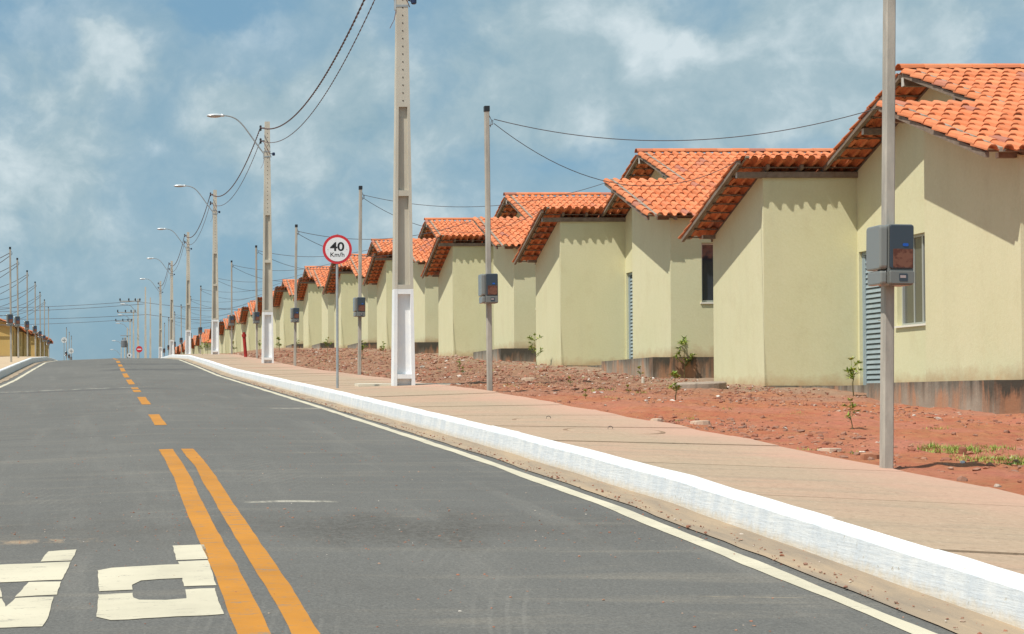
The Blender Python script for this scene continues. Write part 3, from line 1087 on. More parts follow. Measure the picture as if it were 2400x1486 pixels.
def build_house(n_single):
    """house at its own origin: x into the plot, y along the street, z=0 floor"""
    h = bpy.data.objects.new('bungalow', None)
    COL.objects.link(h)
    link('wall', ME_WALL, h)
    link('foundation', ME_FOUND, h)
    b = MB()                                                        # battens that carry the tiles
    e = TE * math.cos(ANG)
    for s in (-1, 1):
        for row in range(18):
            v = EAVE - .10 - row * e
            if v < .05:
                continue
            x0 = XE + .05 if row < 9 else XR + .04
            b.box(x0, XB + .35, s * v - .018, s * v + .018, zt(v) + .002, zt(v) + .022)
    roof = b.obj('roof', M_WOOD, h)
    # rafters
    for s in (-1, 1):
        for x in (XE + .045, XE + .56, XE + 1.10):
            rb = MB()
            rafter(rb, x, .05, 2.47 if x < XE + .1 else 2.60, 5.12, s)
            rb.obj('rafter', M_WOOD, roof)
        for x in (XR + .05, XR + .62):
            rb = MB()
            rafter(rb, x, .05, .05, 5.12, s)
            rb.obj('rafter', M_WOOD, roof)
        for v, xa in ((2.72, XE + .10), (4.86, XE + .30)):
            rb = MB()
            yy = s * v
            rb.box(xa, XW + .1 if v < 3 else XB, yy - .035 - (.045 if v < 3 and s > 0 else 0), yy + .035 + (.045 if v < 3 and s < 0 else 0), zt(v) - (.155 if v < 3 else .125), zt(v) - .062)
            rb.box(xa - .006, xa - .001, yy - .033, yy + .033, zt(v) - (.153 if v < 3 else .123), zt(v) - .064, 1)
            rb.obj('purlin', [M_WOOD, M_END], roof)
        rb = MB()
        rb.box(XR + .10, XW + .2, s * 1.4 - .035, s * 1.4 + .035, zt(1.4) - .155, zt(1.4) - .062)
        rb.box(XR + .094, XR + .099, s * 1.4 - .033, s * 1.4 + .033, zt(1.4) - .153, zt(1.4) - .064, 1)
        rb.obj('purlin', [M_WOOD, M_END], roof)
    rb = MB()
    rb.box(XR + .06, XB, -.04, .04, zt(0) - .20, zt(0) - .066)
    rb.box(XR + .054, XR + .059, -.038, .038, zt(0) - .198, zt(0) - .068, 1)
    rb.obj('ridge_beam', [M_WOOD, M_END], roof)
    for s in (-1, 1):
        mortar_mesh(XE + TW * .97, 2.45, 5.3, (s,)).obj('mortar_joint', M_MORT, roof)
        mortar_mesh(XR + TW * .97, .05, 2.6, (s,)).obj('mortar_joint', M_MORT, roof)
    k = 0
    x = XR - .01
    while x < XB + .2:
        o = link('ridge_tile', ME_RIDGE, roof, loc=(x, 0, zt(0) + .045 + random.uniform(0, .006)), rot=(0, math.radians(-2.2), random.uniform(-.012, .012)))
        x += .345
    if n_single:
        for sp in SINGLE:
            o = link('tile', TILE, roof)
            o.matrix_local = sp[4]
        o = link('tile', ME_REST, roof, kind='stuff')
    else:
        o = link('tile', ME_ALL, roof, kind='stuff')
    # door: leaf of horizontal louvres in a metal frame
    d = MB()
    x0 = XW + .05
    d.box(x0, x0 + .06, 1.85, 1.905, 0, 2.14)
    d.box(x0, x0 + .06, 2.585, 2.64, 0, 2.14)
    d.box(x0, x0 + .06, 1.905, 2.585, 2.08, 2.14)
    d.box(x0 + .035, x0 + .05, 1.905, 2.585, 0, 2.08, 1)
    d.box(x0 + .004, x0 + .034, 1.906, 1.95, .01, 2.075)
    d.box(x0 + .004, x0 + .034, 2.54, 2.584, .01, 2.075)
    door = d.obj('door', [M_DOOR, M_DOORD], h)
    s_ = MB()
    s_.hexa([(-.028, 1.95, -.036), (-.022, 1.95, -.040), (-.022, 2.54, -.040), (-.028, 2.54, -.036), (-.006, 1.95, .028), (0, 1.95, .024), (0, 2.54, .024), (-.006, 2.54, .028)])
    me = s_.mesh('slat', M_DOOR)
    if n_single:
        for i in range(25):
            link('slat', me, door, loc=(x0 + .034, 0, .07 + i * .08))
    else:
        d2 = MB()
        for i in range(25):
            z = .07 + i * .08
            d2.hexa([(x0 + .006, 1.95, z - .036), (x0 + .012, 1.95, z - .040), (x0 + .012, 2.54, z - .040), (x0 + .006, 2.54, z - .036),
                     (x0 + .028, 1.95, z + .028), (x0 + .034, 1.95, z + .024), (x0 + .034, 2.54, z + .024), (x0 + .028, 2.54, z + .028)])
        d2.obj('slat', M_DOOR, door, kind='stuff')
    hb = MB()
    hb.tube([(x0 - .03, 1.92, 1.02), (x0 - .03, 2.02, 1.02)], .01, 6)
    hb.box(x0 - .03, x0 + .01, 1.918, 1.938, 1.01, 1.03)
    hb.obj('handle', M_ALU, door)
    # front window, two sliding panes
    wy0, wy1, wz0, wz1 = .04, 1.34, .90, 2.24
    xf = XW + .07
    w = MB()
    for a, c in ((wy0, wy0 + .035), (wy1 - .035, wy1)):
        w.box(xf, xf + .05, a, c, wz0, wz1)
    w.box(xf, xf + .05, wy0 + .035, wy1 - .035, wz0, wz0 + .035)
    w.box(xf, xf + .05, wy0 + .035, wy1 - .035, wz1 - .035, wz1)
    w.box(xf + .004, xf + .03, .66, .70, wz0 + .035, wz1 - .035)
    w.box(xf + .024, xf + .046, .98, 1.01, wz0 + .035, wz1 - .035)
    win = w.obj('window', M_ALU, h)
    pn = MB()
    pn.box(xf + .020, xf + .024, wy0 + .035, .66, wz0 + .035, wz1 - .035)
    pn.obj('pane', M_GLASSG, win)
    pn = MB()
    pn.box(xf + .034, xf + .038, .70, wy1 - .035, wz0 + .035, wz1 - .035)
    pn.obj('pane', M_GLASSG, win)
    sl = MB()
    sl.box(XW - .035, XW + .07, wy0 - .03, wy1 + .03, wz0 - .03, wz0 - .001)
    sl.obj('sill', M_SILL, win)
    # window on the side wall
    w = MB()
    yf = -4.88
    a, c, z0, z1 = .58, 1.60, 1.02, 2.13
    w.box(a, a + .035, yf, yf + .04, z0, z1)
    w.box(c - .035, c, yf, yf + .04, z0, z1)
    w.box(a + .035, c - .035, yf, yf + .04, z0, z0 + .04)
    w.box(a + .035, c - .035, yf, yf + .04, z1 - .035, z1)
    w.box(1.075, 1.105, yf + .006, yf + .034, z0 + .04, z1 - .035)
    win = w.obj('window', M_ALU, h)
    pn = MB()
    pn.box(a + .035, 1.075, yf + .018, yf + .022, z0 + .04, z1 - .035)
    pn.obj('pane', M_GLASS, win)
    pn = MB()
    pn.box(1.105, c - .035, yf + .018, yf + .022, z0 + .04, z1 - .035)
    pn.obj('pane', M_GLASS, win)
    sl = MB()
    sl.box(a - .03, c + .03, -4.975, yf, z0 - .03, z0 - .001)
    sl.obj('sill', M_SILL, win)
    return h


ME_WALL = wall_mesh(M_WALL)
ME_WALLY = wall_mesh(M_WALLY)
ME_WALLB = wall_mesh(M_WALLB)
ME_FOUND = found_mesh()
protoA = build_house(True)
protoF = build_house(False)
FRONT = 10.55
h_labels = [
    'pale green bungalow nearest the camera, cut by the picture edge, with louvred door',
    'pale green bungalow with dark side window and blackened foundation, second up the street',
    'pale green bungalow behind the second meter post, its foundation stained orange at one end',
    'pale green bungalow partly hidden by the nearest white based lamp pole, fourth of the row',
    'pale green bungalow just right of the 40 speed sign, fifth of the row',
    'pale green bungalow directly behind the post of the 40 speed sign, sixth of the row',
    'small pale green bungalow behind the fourth meter post, seventh of the row',
    'small pale green bungalow just right of the second lamp pole, eighth of the row',
    'small pale green bungalow right of the red leaning pipe, ninth of the row',
    'small pale green bungalow behind the red leaning pipe, tenth of the row',
    'tiny pale green bungalow just left of the sixth meter post, eleventh of the row',
    'tiny pale green bungalow just right of the third lamp pole, last of the lit row',
]
house_ys = [24.55 + 12.12 * k for k in range(12)]
for k, yc in enumerate(house_ys):
    if k == 0:
        h = protoA
    elif k < 5:
        h = copy_tree(protoA)
    elif k == 5:
        h = protoF
    else:
        h = copy_tree(protoF)
    h.location = (FRONT, yc, PAD(yc))
    tag(h, h_labels[k] if k < len(h_labels) else 'tiny pale green bungalow between the second and third lamp poles, end of the lit row', 'house', 'pale green bungalows along the right side of the street')
for k in range(6):
    h = copy_tree(protoF)
    yc = 182.0 + 12.1 * k
    h.location = (FRONT, yc, PAD(yc))
    if k == 5:
        for c in h.children:
            if c.name.startswith('wall'):
                c.data = ME_WALLB
    tag(h, 'tiny brown bungalow with dark eaves behind the sixth lamp pole' if k == 5 else 'tiny green bungalow far up the street, overlapping others behind the third to fifth lamp poles', 'house', 'far bungalows beyond the side street')


def row_house():
    """long low house of the left side: eaves run along the street"""
    h = bpy.data.objects.new('row_house', None)
    COL.objects.link(h)
    L2, W = 5.3, 7.0
    top = 2.42
    b = MB()
    run_y(b, -WT, 0, -L2, -.6, lambda y: top, [(-4.2, -3.0, .95, 2.05)])
    run_y(b, -WT - .9, -.9, -.6, 2.1, lambda y: top, [(.2, 1.0, 0, 2.1)])
    run_y(b, -WT, 0, 2.1, L2, lambda y: top, [(3.0, 4.1, .95, 2.05)])
    for y0 in (-.6 - WT, 2.1):
        run_x(b, y0, y0 + WT, -1.04, -WT, top)
    for y0 in (-L2, L2 - WT):
        run_x(b, y0, y0 + WT, -W + WT, -WT, top)
        b.add([(-W, y0, top), (0, y0, top), (-W / 2, y0, top + 1.15), (-W, y0 + WT, top), (0, y0 + WT, top), (-W / 2, y0 + WT, top + 1.15)], [(0, 1, 2), (5, 4, 3), (1, 4, 5, 2), (0, 2, 5, 3)])
    run_y(b, -W, -W + WT, -L2, L2, lambda y: top)
    b.obj('wall', M_WALLY, h)
    b = MB()
    b.box(-W - .1, .12, -L2 - .1, L2 + .1, -1.6, -.004)
    b.obj('foundation', M_FOUND, h)
    b = MB()
    for q in range(24):
        y_ = -L2 - .3 + q * (2 * L2 + .6) / 23
        b.box(-W - .45, .45, y_ - .03, y_ + .03, top - .10, top - .02)
    rf = b.obj('roof', M_WOOD, h)
    # tiles on both slopes, as one part (they are far too small to pick apart)
    sl = math.atan(1.20 / (W / 2))
    sp = []
    rows = int((W / 2 + .5) / (TE * math.cos(sl))) + 1
    for s in (-1, 1):
        for row in range(rows):
            v = W / 2 + .5 - row * TE * math.cos(sl)
            for c in range(int((2 * L2 + .7) / TW)):
                y_ = -L2 - .35 + c * TW
                z = top + 1.23 - v * 1.20 / (W / 2) + .02
                rot = math.pi / 2 if s > 0 else -math.pi / 2
                mtx = Matrix.Translation((-W / 2 + s * v, y_ + (0 if s > 0 else TW), z)) @ Matrix.Rotation(rot, 4, 'Z') @ Matrix.Rotation(sl - .05, 4, 'X')
                sp.append((0, 0, 0, 0, mtx))
    link('tile', joined(sp, 'tile'), rf, kind='stuff')
    b = MB()
    b.tube([(-W / 2, -L2 - .36, top + 1.28), (-W / 2, L2 + .36, top + 1.28)], .10, 8)
    b.obj('ridge', M_TILE, rf)
    for y0, y1, x_ in ((-4.2, -3.0, -.09), (3.0, 4.1, -.09)):
        b = MB()
        b.box(x_, x_ + .04, y0, y0 + .04, .95, 2.05)
        b.box(x_, x_ + .04, y1 - .04, y1, .95, 2.05)
        b.box(x_, x_ + .04, y0 + .04, y1 - .04, .95, .99)
        b.box(x_, x_ + .04, y0 + .04, y1 - .04, 2.01, 2.05)
        w_ = b.obj('window', M_ALU, h)
        b = MB()
        b.box(x_ + .012, x_ + .018, y0 + .04, y1 - .04, .99, 2.01)
        b.obj('pane', M_GLASS, w_)
    b = MB()
    b.box(-.98, -.94, .2, 1.0, 0, 2.1)
    b.obj('door', M_DOOR, h)
    return h


rh = row_house()
for k, (yc, xl) in enumerate([(130.6, -6.7), (141.3, -6.7), (152.0, -6.7), (166.0, -6.45), (176.7, -6.45), (187.4, -6.45), (198.1, -6.5), (211.0, -6.9)]):
    h = rh if k == 0 else copy_tree(rh)
    h.location = (xl, yc, 3.25 + .023 * (yc - 125))
    if k == 7:
        for c in h.children:
            if c.name.startswith('wall'):
                c.data = c.data.copy()
                c.data.materials[0] = mat('pale_grey_render', wall_f((.50, .50, .42), (.46, .46, .38)))
    tag(h, ['yellow ochre house at the left picture edge, nearest of the left row', 'yellow ochre house behind the second thin post on the left'][k] if k < 2 else
        'small greyish house at the far end of the left row' if k == 7 else 'tiny yellow ochre house low on the left, side on and overlapping its neighbours', 'house', 'yellow houses on the left side of the street')


# ------------------------------------------------------------------ lamp poles
def lamp_pole():
    """concrete pole with recessed faces, 7.3 m above ground"""
    p = bpy.data.objects.new('street_lamp', None)
    COL.objects.link(p)
    H = 7.28
    hw = lambda z: .172 - (.172 - .074) * z / H      # half width across the street
    hd = lambda z: .125 - (.125 - .06) * z / H       # half depth
    fl = .055                                        # flange

    def body(b, z0, z1, ribs, solid_above=None):
        zz = sorted(ribs)
        # two flanges
        for s in (-1, 1):
            def a(z):
                w, d_ = hw(z), hd(z)
                xo, xi = s * w, s * (w - fl * (1 - .35 * z / H))
                return (min(xo, xi), max(xo, xi), -d_, d_)
            b.taper(z0, a(z0), z1, a(z1))
        def wb(z, d_):
            w = hw(z) - fl * (1 - .35 * z / H)
            return (-w, w, -d_, d_)
        b.taper(z0, wb(z0, .028), z1, wb(z1, .028))
        for r0, r1 in zz:
            b.taper(r0, wb(r0, hd(r0) - .004), r1, wb(r1, hd(r1) - .004))

    b = MB()
    body(b, 1.53, 4.45, [(1.531, 1.60), (3.02, 3.11)])
    A = lambda z: (-hw(z), hw(z), -hd(z), hd(z))
    b.taper(4.45, A(4.45), H, A(H))
    sh = b.obj('shaft', M_CONC, p)
    b = MB()
    body(b, -.25, 1.53, [(-.25, -.10), (.10, .17), (1.45, 1.529)])
    # slightly thicker from the limewash
    b.obj('painted_base', M_LIME, p)
    for i in range(21):
        z = 4.55 + i * .125
        hb = MB()
        hb.lathe([(.011, 0), (.011, .004)], n=8)
        me = HOLE[0] if HOLE else hb.mesh('bolt_hole', M_HOLE)
        if not HOLE:
            HOLE.append(me)
        link('bolt_hole', me, sh, loc=(0, -hd(z) - .0005, z), rot=(math.radians(90), 0, 0))
    # arm and lamp head, over the road (-x)
    pts = []
    for t in np.linspace(0, 1, 15):
        P0, P1, P2, P3 = Vector((-.09, -.02, 6.30)), Vector((-.75, -.02, 7.15)), Vector((-.78, -.02, 7.46)), Vector((-1.36, -.02, 7.47))
        pts.append(P0 * (1 - t) ** 3 + P1 * 3 * t * (1 - t) ** 2 + P2 * 3 * t * t * (1 - t) + P3 * t ** 3)
    b = MB()
    b.tube(pts, .021, 8)
    b.tube([(-.10, -.02, 6.16), (-.10, -.02, 6.40)], .028, 8)
    for z in (6.20, 6.36):
        w, d_ = hw(z) + .006, hd(z) + .006
        b.taper(z, (-w, w, -d_, d_), z + .035, (-w, w, -d_, d_))
    arm = b.obj('lamp_arm', M_GALV, p)
    # head: long shallow shell above a glass bowl
    def ell(sx, sy, su, sd, cx, cz, nu=12, nv=6, lower=False):
        vs, fs = [], []
        for j in range(nv + 1):
            a = math.pi / 2 * j / nv
            for i in range(nu):
                t = 2 * math.pi * i / nu
                r = math.cos(a)
                z = (su if not lower else -sd) * math.sin(a)
                x = sx * r * math.cos(t)
                y_ = sy * r * math.sin(t) * (1 - .25 * (x / sx if x > 0 else 0))
                vs.append((cx + x, y_, cz + z))
        for j in range(nv):
            for i in range(nu):
                i2 = (i + 1) % nu
                fs.append((j * nu + i, j * nu + i2, (j + 1) * nu + i2, (j + 1) * nu + i))
        return vs, fs
    b = MB()
    b.add(*ell(.25, .12, .062, 0, -1.58, 7.465))
    b.tube([(-1.30, 0, 7.475), (-1.40, 0, 7.475)], .045, 10)
    hd_o = b.obj('lamp_head', M_LAMP, arm)
    smooth_sh(hd_o.data)
    b = MB()
    b.add(*ell(.235, .108, 0, .06, -1.59, 7.463, lower=True))
    gl = b.obj('lamp_glass', M_LENS, arm)
    smooth_sh(gl.data)
    # brackets with insulators
    for z in (7.09, 6.70):
        b = MB()
        b.box(-.22, -hw(z), -.012, .012, z - .02, z + .02)
        b.tube([(-.20, 0, z - .09), (-.20, 0, z + .09)], .008, 6)
        for dz in (-.045, .045):
            b.lathe([(.018, -.035), (.036, -.022), (.036, -.008), (.022, 0), (.036, .008), (.036, .022), (.018, .035)], (-.20, 0, z + dz), 10)
        b.obj('insulator_rack', M_BLACK, p)
    b = MB()
    b.tube([(.075, -.02, 6.33), (.16, -.02, 6.30)], .012, 6)
    b.lathe([(.028, -.045), (.045, -.03), (.045, .03), (.03, .05)], (.19, -.02, 6.30), 10)
    b.obj('photocell', M_NAVY, p)
    b = MB()
    b.tube([(-.16, -.03, 6.70), (-.09, -.075, 6.62), (-.02, -.085, 6.48), (.06, -.085, 6.32), (.12, -.05, 6.20)], .007, 5)
    b.tube([(-.10, -.05, 6.15), (-.13, -.05, 6.0), (-.20, -.05, 5.86)], .006, 5)
    b.obj('lamp_wire', M_CABLE2, p)
    return p


HOLE = []
LX = 4.93
lamp_ys = [27.3, 51.3, 75.4, 99.5, 123.5, 148.0]
lamp_labels = ['tall concrete lamp pole with white painted foot, nearest the camera, its top cut off',
               'concrete lamp pole second along the kerb, with curved arm and lamp against the sky',
               'concrete lamp pole third along the kerb, whole with its curved arm',
               'concrete lamp pole fourth along the kerb, beside the bend of the white kerb',
               'concrete lamp pole fifth along the kerb, at the crest of the road',
               'concrete lamp pole sixth along the kerb, its white foot just beyond the crest']
lamp0 = lamp_pole()
for i, yy in enumerate(lamp_ys):
    p = lamp0 if i == 0 else copy_tree(lamp0)
    p.location = (4.79 if i == 0 else LX, yy, SW(yy))
    if i == 0:
        near_parts = [c_ for c_ in p.children if c_.name.split('.')[0] in ('lamp_arm', 'photocell', 'lamp_wire')]
    tag(p, lamp_labels[i], 'street lamp', 'concrete street lamps along the right kerb')
for c_ in near_parts:
    c_.location.z -= .14
# cement apron round the first pole
b = MB()
b.hexa([(4.1, 27.45, SW(27.45) - .03), (5.75, 27.45, SW(27.45) - .03), (5.75, 27.9, SW(27.9) - .03), (4.1, 27.9, SW(27.9) - .03),
        (4.1, 27.45, SW(27.45) + .012), (5.75, 27.45, SW(27.45) + .012), (5.75, 27.9, SW(27.9) + .012), (4.1, 27.9, SW(27.9) + .012)])
b.obj('cement_strip', mat('pale_cement', simple_noise((.62, .56, .44), (.70, .64, .52), 8)), label='pale cement strip across the pavement at the foot of the nearest lamp pole', cat='cement strip')


# ------------------------------------------------------------------ cables between the lamp poles
def sag_pts(a, b_, sag, n):
    a, b_ = Vector(a), Vector(b_)
    return [a.lerp(b_, t) - Vector((0, 0, 4 * sag * t * (1 - t))) for t in np.linspace(0, 1, n)]


def twisted(name, a, b_, sag, r, pitch, label, group, strands=2, m=M_CABLE):
    L = (Vector(b_) - Vector(a)).length
    n = int(L / pitch * 8)
    base = sag_pts(a, b_, sag, n)
    mb = MB()
    for s in range(strands):
        pts = []
        for i, p in enumerate(base):
            t = 2 * math.pi * (i / 8 + s / strands)
            pts.append(p + Vector((math.cos(t) * r * .9, 0, math.sin(t) * r * .9)))
        mb.tube(pts, r, 4, mi=s, cap=False)
    mb.obj(name, [m, M_CABLE2], label=label, cat='cable', group=group)


names_c = ['nearest the camera, running up out of the picture', 'between the second and third lamp poles', 'between the third and fourth lamp poles',
           'between the fourth and fifth lamp poles', 'between the fifth and sixth lamp poles']
ends = []
for i, yy in enumerate(lamp_ys):
    bx = (4.79 if i == 0 else LX) - .20
    ends.append((bx, yy, SW(yy)))
for i in range(5):
    a, c = ends[i], ends[i + 1]
    s1 = .95 if i == 0 else .80
    twisted('overhead_cable', (a[0], a[1], a[2] + 7.11), (c[0], c[1], c[2] + 7.11), s1, .0115, .50, 'thick twisted cable ' + names_c[i], 'cables strung between the lamp poles')
    twisted('overhead_cable', (a[0], a[1], a[2] + 6.72), (c[0], c[1], c[2] + 6.72), s1 * 1.0, .0065, .5, 'thin lower cable ' + names_c[i], 'cables strung between the lamp poles')


# ------------------------------------------------------------------ meter posts
def rounded(b, x0, x1, y0, y1, z0, z1, r, axis='y', mi=0):
    """box with rounded corners seen along one axis"""
    n = 4
    if axis == 'y':
        u0, u1, w0, w1, d0, d1 = x0, x1, z0, z1, y0, y1
    else:
        u0, u1, w0, w1, d0, d1 = y0, y1, z0, z1, x0, x1
    ring = []
    for cx, cz, a0 in ((u1 - r, w1 - r, 0), (u0 + r, w1 - r, 90), (u0 + r, w0 + r, 180), (u1 - r, w0 + r, 270)):
        for k in range(n + 1):
            a = math.radians(a0 + 90 * k / n)
            ring.append((cx + r * math.cos(a), cz + r * math.sin(a)))
    m_ = len(ring)
    P = (lambda u, d, w: (u, d, w)) if axis == 'y' else (lambda u, d, w: (d, u, w))
    vs = [P(u, d0, w) for u, w in ring] + [P(u, d1, w) for u, w in ring]
    fs = [tuple(range(m_)), tuple(range(2 * m_ - 1, m_ - 1, -1))]
    for k in range(m_):
        k2 = (k + 1) % m_
        fs.append((k, k + m_, k2 + m_, k2))
    b.add(vs, fs, mi)


def meter_post():
    p = bpy.data.objects.new('meter_post', None)
    COL.objects.link(p)
    H, w = 3.97, .034
    b = MB()
    c = .008
    ring = [(-w + c, -w), (w - c, -w), (w, -w + c), (w, w - c), (w - c, w), (-w + c, w), (-w, w - c), (-w, -w + c)]
    vs = [(x * 1.05, y_ * 1.05, -.3) for x, y_ in ring] + [(x * .92, y_ * .92, H) for x, y_ in ring]
    fs = [tuple(range(7, -1, -1)), tuple(range(8, 16))] + [(k, (k + 1) % 8, (k + 1) % 8 + 8, k + 8) for k in range(8)]
    b.add(vs, fs)
    b.obj('post', M_CONC2, p)
    b = MB()
    b.box(-.037, .037, -.037, .037, H - .05, H + .028)
    bevel(b.obj('cap', M_BLACK, p), .006)
    b = MB()
    b.tube([(.03, -.02, 3.72), (.075, -.03, 3.74), (.075, -.03, 3.80)], .006, 5)
    b.tube([(.03, -.02, 3.86), (.06, -.02, 3.80), (.045, -.02, 3.70)], .005, 5)
    b.obj('hook', M_CABLE, p)
    # meter box: smoked upper cover, grey lower compartment, a second identical lid on the street side
    b = MB()
    rounded(b, -.088, .088, -.19, -.036, 1.245, 1.655, .02)
    box = bevel(b.obj('meter_box', M_BOX, p), .006)
    b = MB()
    rounded(b, -.078, .080, -.205, -.1895, 1.355, 1.648, .016)
    bevel(b.obj('smoked_cover', M_COVER, box), .005)
    b = MB()
    rounded(b, -.058, .074, -.2065, -.2052, 1.362, 1.488, .008)
    b.obj('meter_face', M_METER, box)
    b = MB()
    rounded(b, .005, .043, -.2085, -.2066, 1.505, 1.525, .008)
    b.obj('blue_sticker', M_BLUE, box)
    b = MB()
    rounded(b, -.082, .082, -.212, -.1895, 1.252, 1.342, .014)
    bevel(b.obj('lower_compartment', M_BOX, box), .006)
    b = MB()
    rounded(b, -.020, .036, -.2145, -.2122, 1.272, 1.322, .004)
    b.obj('display', M_COVER, box)
    b = MB()
    b.box(-.014, .024, -.2158, -.2147, 1.292, 1.310)
    b.obj('display_label', M_DISP, box)
    b = MB()
    rounded(b, -.142, -.0885, -.195, .02, 1.350, 1.650, .026, 'x')
    rounded(b, -.134, -.0885, -.190, .015, 1.248, 1.344, .02, 'x')
    bevel(b.obj('side_lid', M_BOXL, box), .012, 3)
    return p


post_ys = [11.6 + 12.03 * k for k in range(13)]
p_labels = ['meter post nearest the camera, its dark box in front of the louvred door',
            'square meter post with black cap, second from the camera, before the third bungalow',
            'meter post just left of the nearest lamp pole, third of the row',
            'meter post between the second lamp pole and the speed sign, fourth of the row',
            'meter post just left of the second lamp pole, fifth of the row',
            'meter post left of the red leaning pipe, sixth of the row',
            'thin meter post just right of the fourth lamp pole, seventh of the row']
post0 = meter_post()
for i, yy in enumerate(post_ys):
    p = post0 if i == 0 else copy_tree(post0)
    x = 5.345 + (0 if i < 4 else .02 * (i - 3))
    p.location = (x if i else x - .03, yy, DIRT(5.34, yy) - .03 if i else -.455)
    p.rotation_euler = ((0, math.radians(.9), 0) if i == 0 else (0, math.radians([0, -.35, .5, .7, -.3][i % 5]), 0))
    tag(p, p_labels[i] if i < 7 else 'tiny far meter post with black cap beyond the crest, among the far lamp poles', 'meter post', 'meter posts along the right pavement')
lp = [(-3.2, 59), (-3.4, 68), (-3.5, 78.5), (-3.6, 90), (-3.74, 101), (-3.84, 110.5), (-3.93, 122), (-3.6, 165), (-3.6, 178), (-3.6, 190)]
l_labels = ['thin concrete post on the left pavement, tallest and nearest the left edge', 'second thin concrete post from the left edge', 'third thin concrete post from the left edge',
            'fourth thin concrete post from the left edge', 'fifth thin concrete post from the left edge', 'sixth thin concrete post from the left edge', 'seventh thin concrete post from the left edge']
for i, (x, yy) in enumerate(lp):
    p = copy_tree(post0)
    zt_ = K(yy) - .10
    p.location = (x, yy, zt_)
    p.rotation_euler = (0, math.radians([-.6, -.7, -.4, -.3, -.5, 0, -.4, 0, 0, 0][i]), 0)
    tag(p, l_labels[i] if i < 7 else 'tiny far post beside the two round signs on the left', 'meter post', 'meter posts along the left pavement')

# service wires from each post to its house
ord_ = ['nearest', 'second', 'third', 'fourth', 'fifth', 'sixth', 'seventh', 'eighth', 'ninth', 'tenth', 'eleventh', 'twelfth']
for i in range(1, 12):
    yy = post_ys[i]
    yc = house_ys[i - 1]
    x = 5.345 + .07
    zb = DIRT(5.34, yy)
    a = (x, yy - .03, zb + 3.78)
    pz = PAD(yc)
    for j, (c, sag) in enumerate((((FRONT + XE + .04, yc - 2.42, pz + zt(2.42) - .03), .36), ((FRONT + XE + .05, yc + 2.5, pz + zt(2.5) + .02), .62))):
        mb = MB()
        mb.tube(sag_pts(a if j == 0 else (a[0], a[1], a[2] - .06), c, sag, 26), .0055 if i < 3 else .0075, 4, cap=False)
        lab = (f'thin wire from the {ord_[i]} meter post to the ' + ('near' if j == 0 else 'far') + ' roof corner of its bungalow') if i < 6 else 'hair thin wire from a far meter post to its bungalow roof'
        mb.obj('service_wire', M_CABLE, label=lab, cat='wire', group='service wires from the posts to the roofs')
for i in range(6):
    x, yy = lp[i]
    zb = K(yy) - .10
    for j in range(2):
        mb = MB()
        mb.tube(sag_pts((x - .03, yy, zb + 3.8 - .1 * j), (-6.9, yy + (3 if j else -2), zb + 2.9 - .2 * j), .35, 14), .012, 4, cap=False)
        mb.obj('service_wire', M_CABLE, label=('upper' if j == 0 else 'lower') + ' of the two thin wires running left from the ' + ['tallest', 'second', 'third', 'fourth', 'fifth', 'sixth'][i] + ' left hand post', cat='wire', group='service wires of the left posts')

# ------------------------------------------------------------------ speed sign
sx, sy = 3.70, 27.0
sz = SW(sy, sx)
sg = bpy.data.objects.new('speed_limit_sign', None)
COL.objects.link(sg)
sg.location = (sx, sy, sz)
tag(sg, 'round red rimmed speed limit sign reading 40 Km/h on a grey post', 'road sign')
b = MB()
b.tube([(0, .012, -.25), (0, .012, 2.44)], .021, 10)
b.obj('post', M_GALV, sg)


def disc(b, r, y0, y1, n=48, z=2.195, mi=0):
    vs = [(r * math.cos(2 * math.pi * k / n), yy, z + r * math.sin(2 * math.pi * k / n)) for yy in (y0, y1) for k in range(n)]
    fs = [tuple(range(n)), tuple(range(2 * n - 1, n - 1, -1))] + [(k, k + n, (k + 1) % n + n, (k + 1) % n) for k in range(n)]
    b.add(vs, fs, mi)


b = MB()
disc(b, .232, -.012, -.009)
b.obj('red_rim', M_SRED, sg)
b = MB()
disc(b, .190, -.0145, -.0122)
b.obj('face', M_SWHITE, sg)
b = MB()
disc(b, .231, -.0088, -.007)
b.obj('back_plate', M_SBACK, sg)


def text(body, size, x, z, parent, offset=0.0, xs=1.0, name='lettering', y=-.0155):
    cu = bpy.data.curves.new(name, 'FONT')
    cu.body = body
    cu.size = size
    cu.align_x = 'CENTER'
    cu.align_y = 'CENTER'
    cu.offset = offset
    cu.extrude = .0006
    cu.resolution_u = 8
    cu.materials.append(M_SBLACK)
    tmp = bpy.data.objects.new('temporary', cu)
    COL.objects.link(tmp)
    bpy.context.view_layer.update()
    me = bpy.data.meshes.new_from_object(tmp.evaluated_get(bpy.context.evaluated_depsgraph_get()))
    bpy.data.objects.remove(tmp)
    me.name = name
    o = bpy.data.objects.new(name, me)
    COL.objects.link(o)
    o.parent = parent
    o.location = (x, y, z)
    o.rotation_euler = (math.radians(90), 0, 0)
    o.scale = (xs, 1, 1)
    return o


text('40', .190, 0, 2.232, sg, .0042, 1.18)
text('Km/h', .096, 0, 2.108, sg, .0008, 1.10)
for s in (-1, 1):
    b = MB()
    b.lathe([(.006, 0), (.006, .003)], n=8)
    b.obj('rivet', M_GALV, sg, loc=(s * .15, -.0147, 2.195), rot=(math.radians(90), 0, 0))


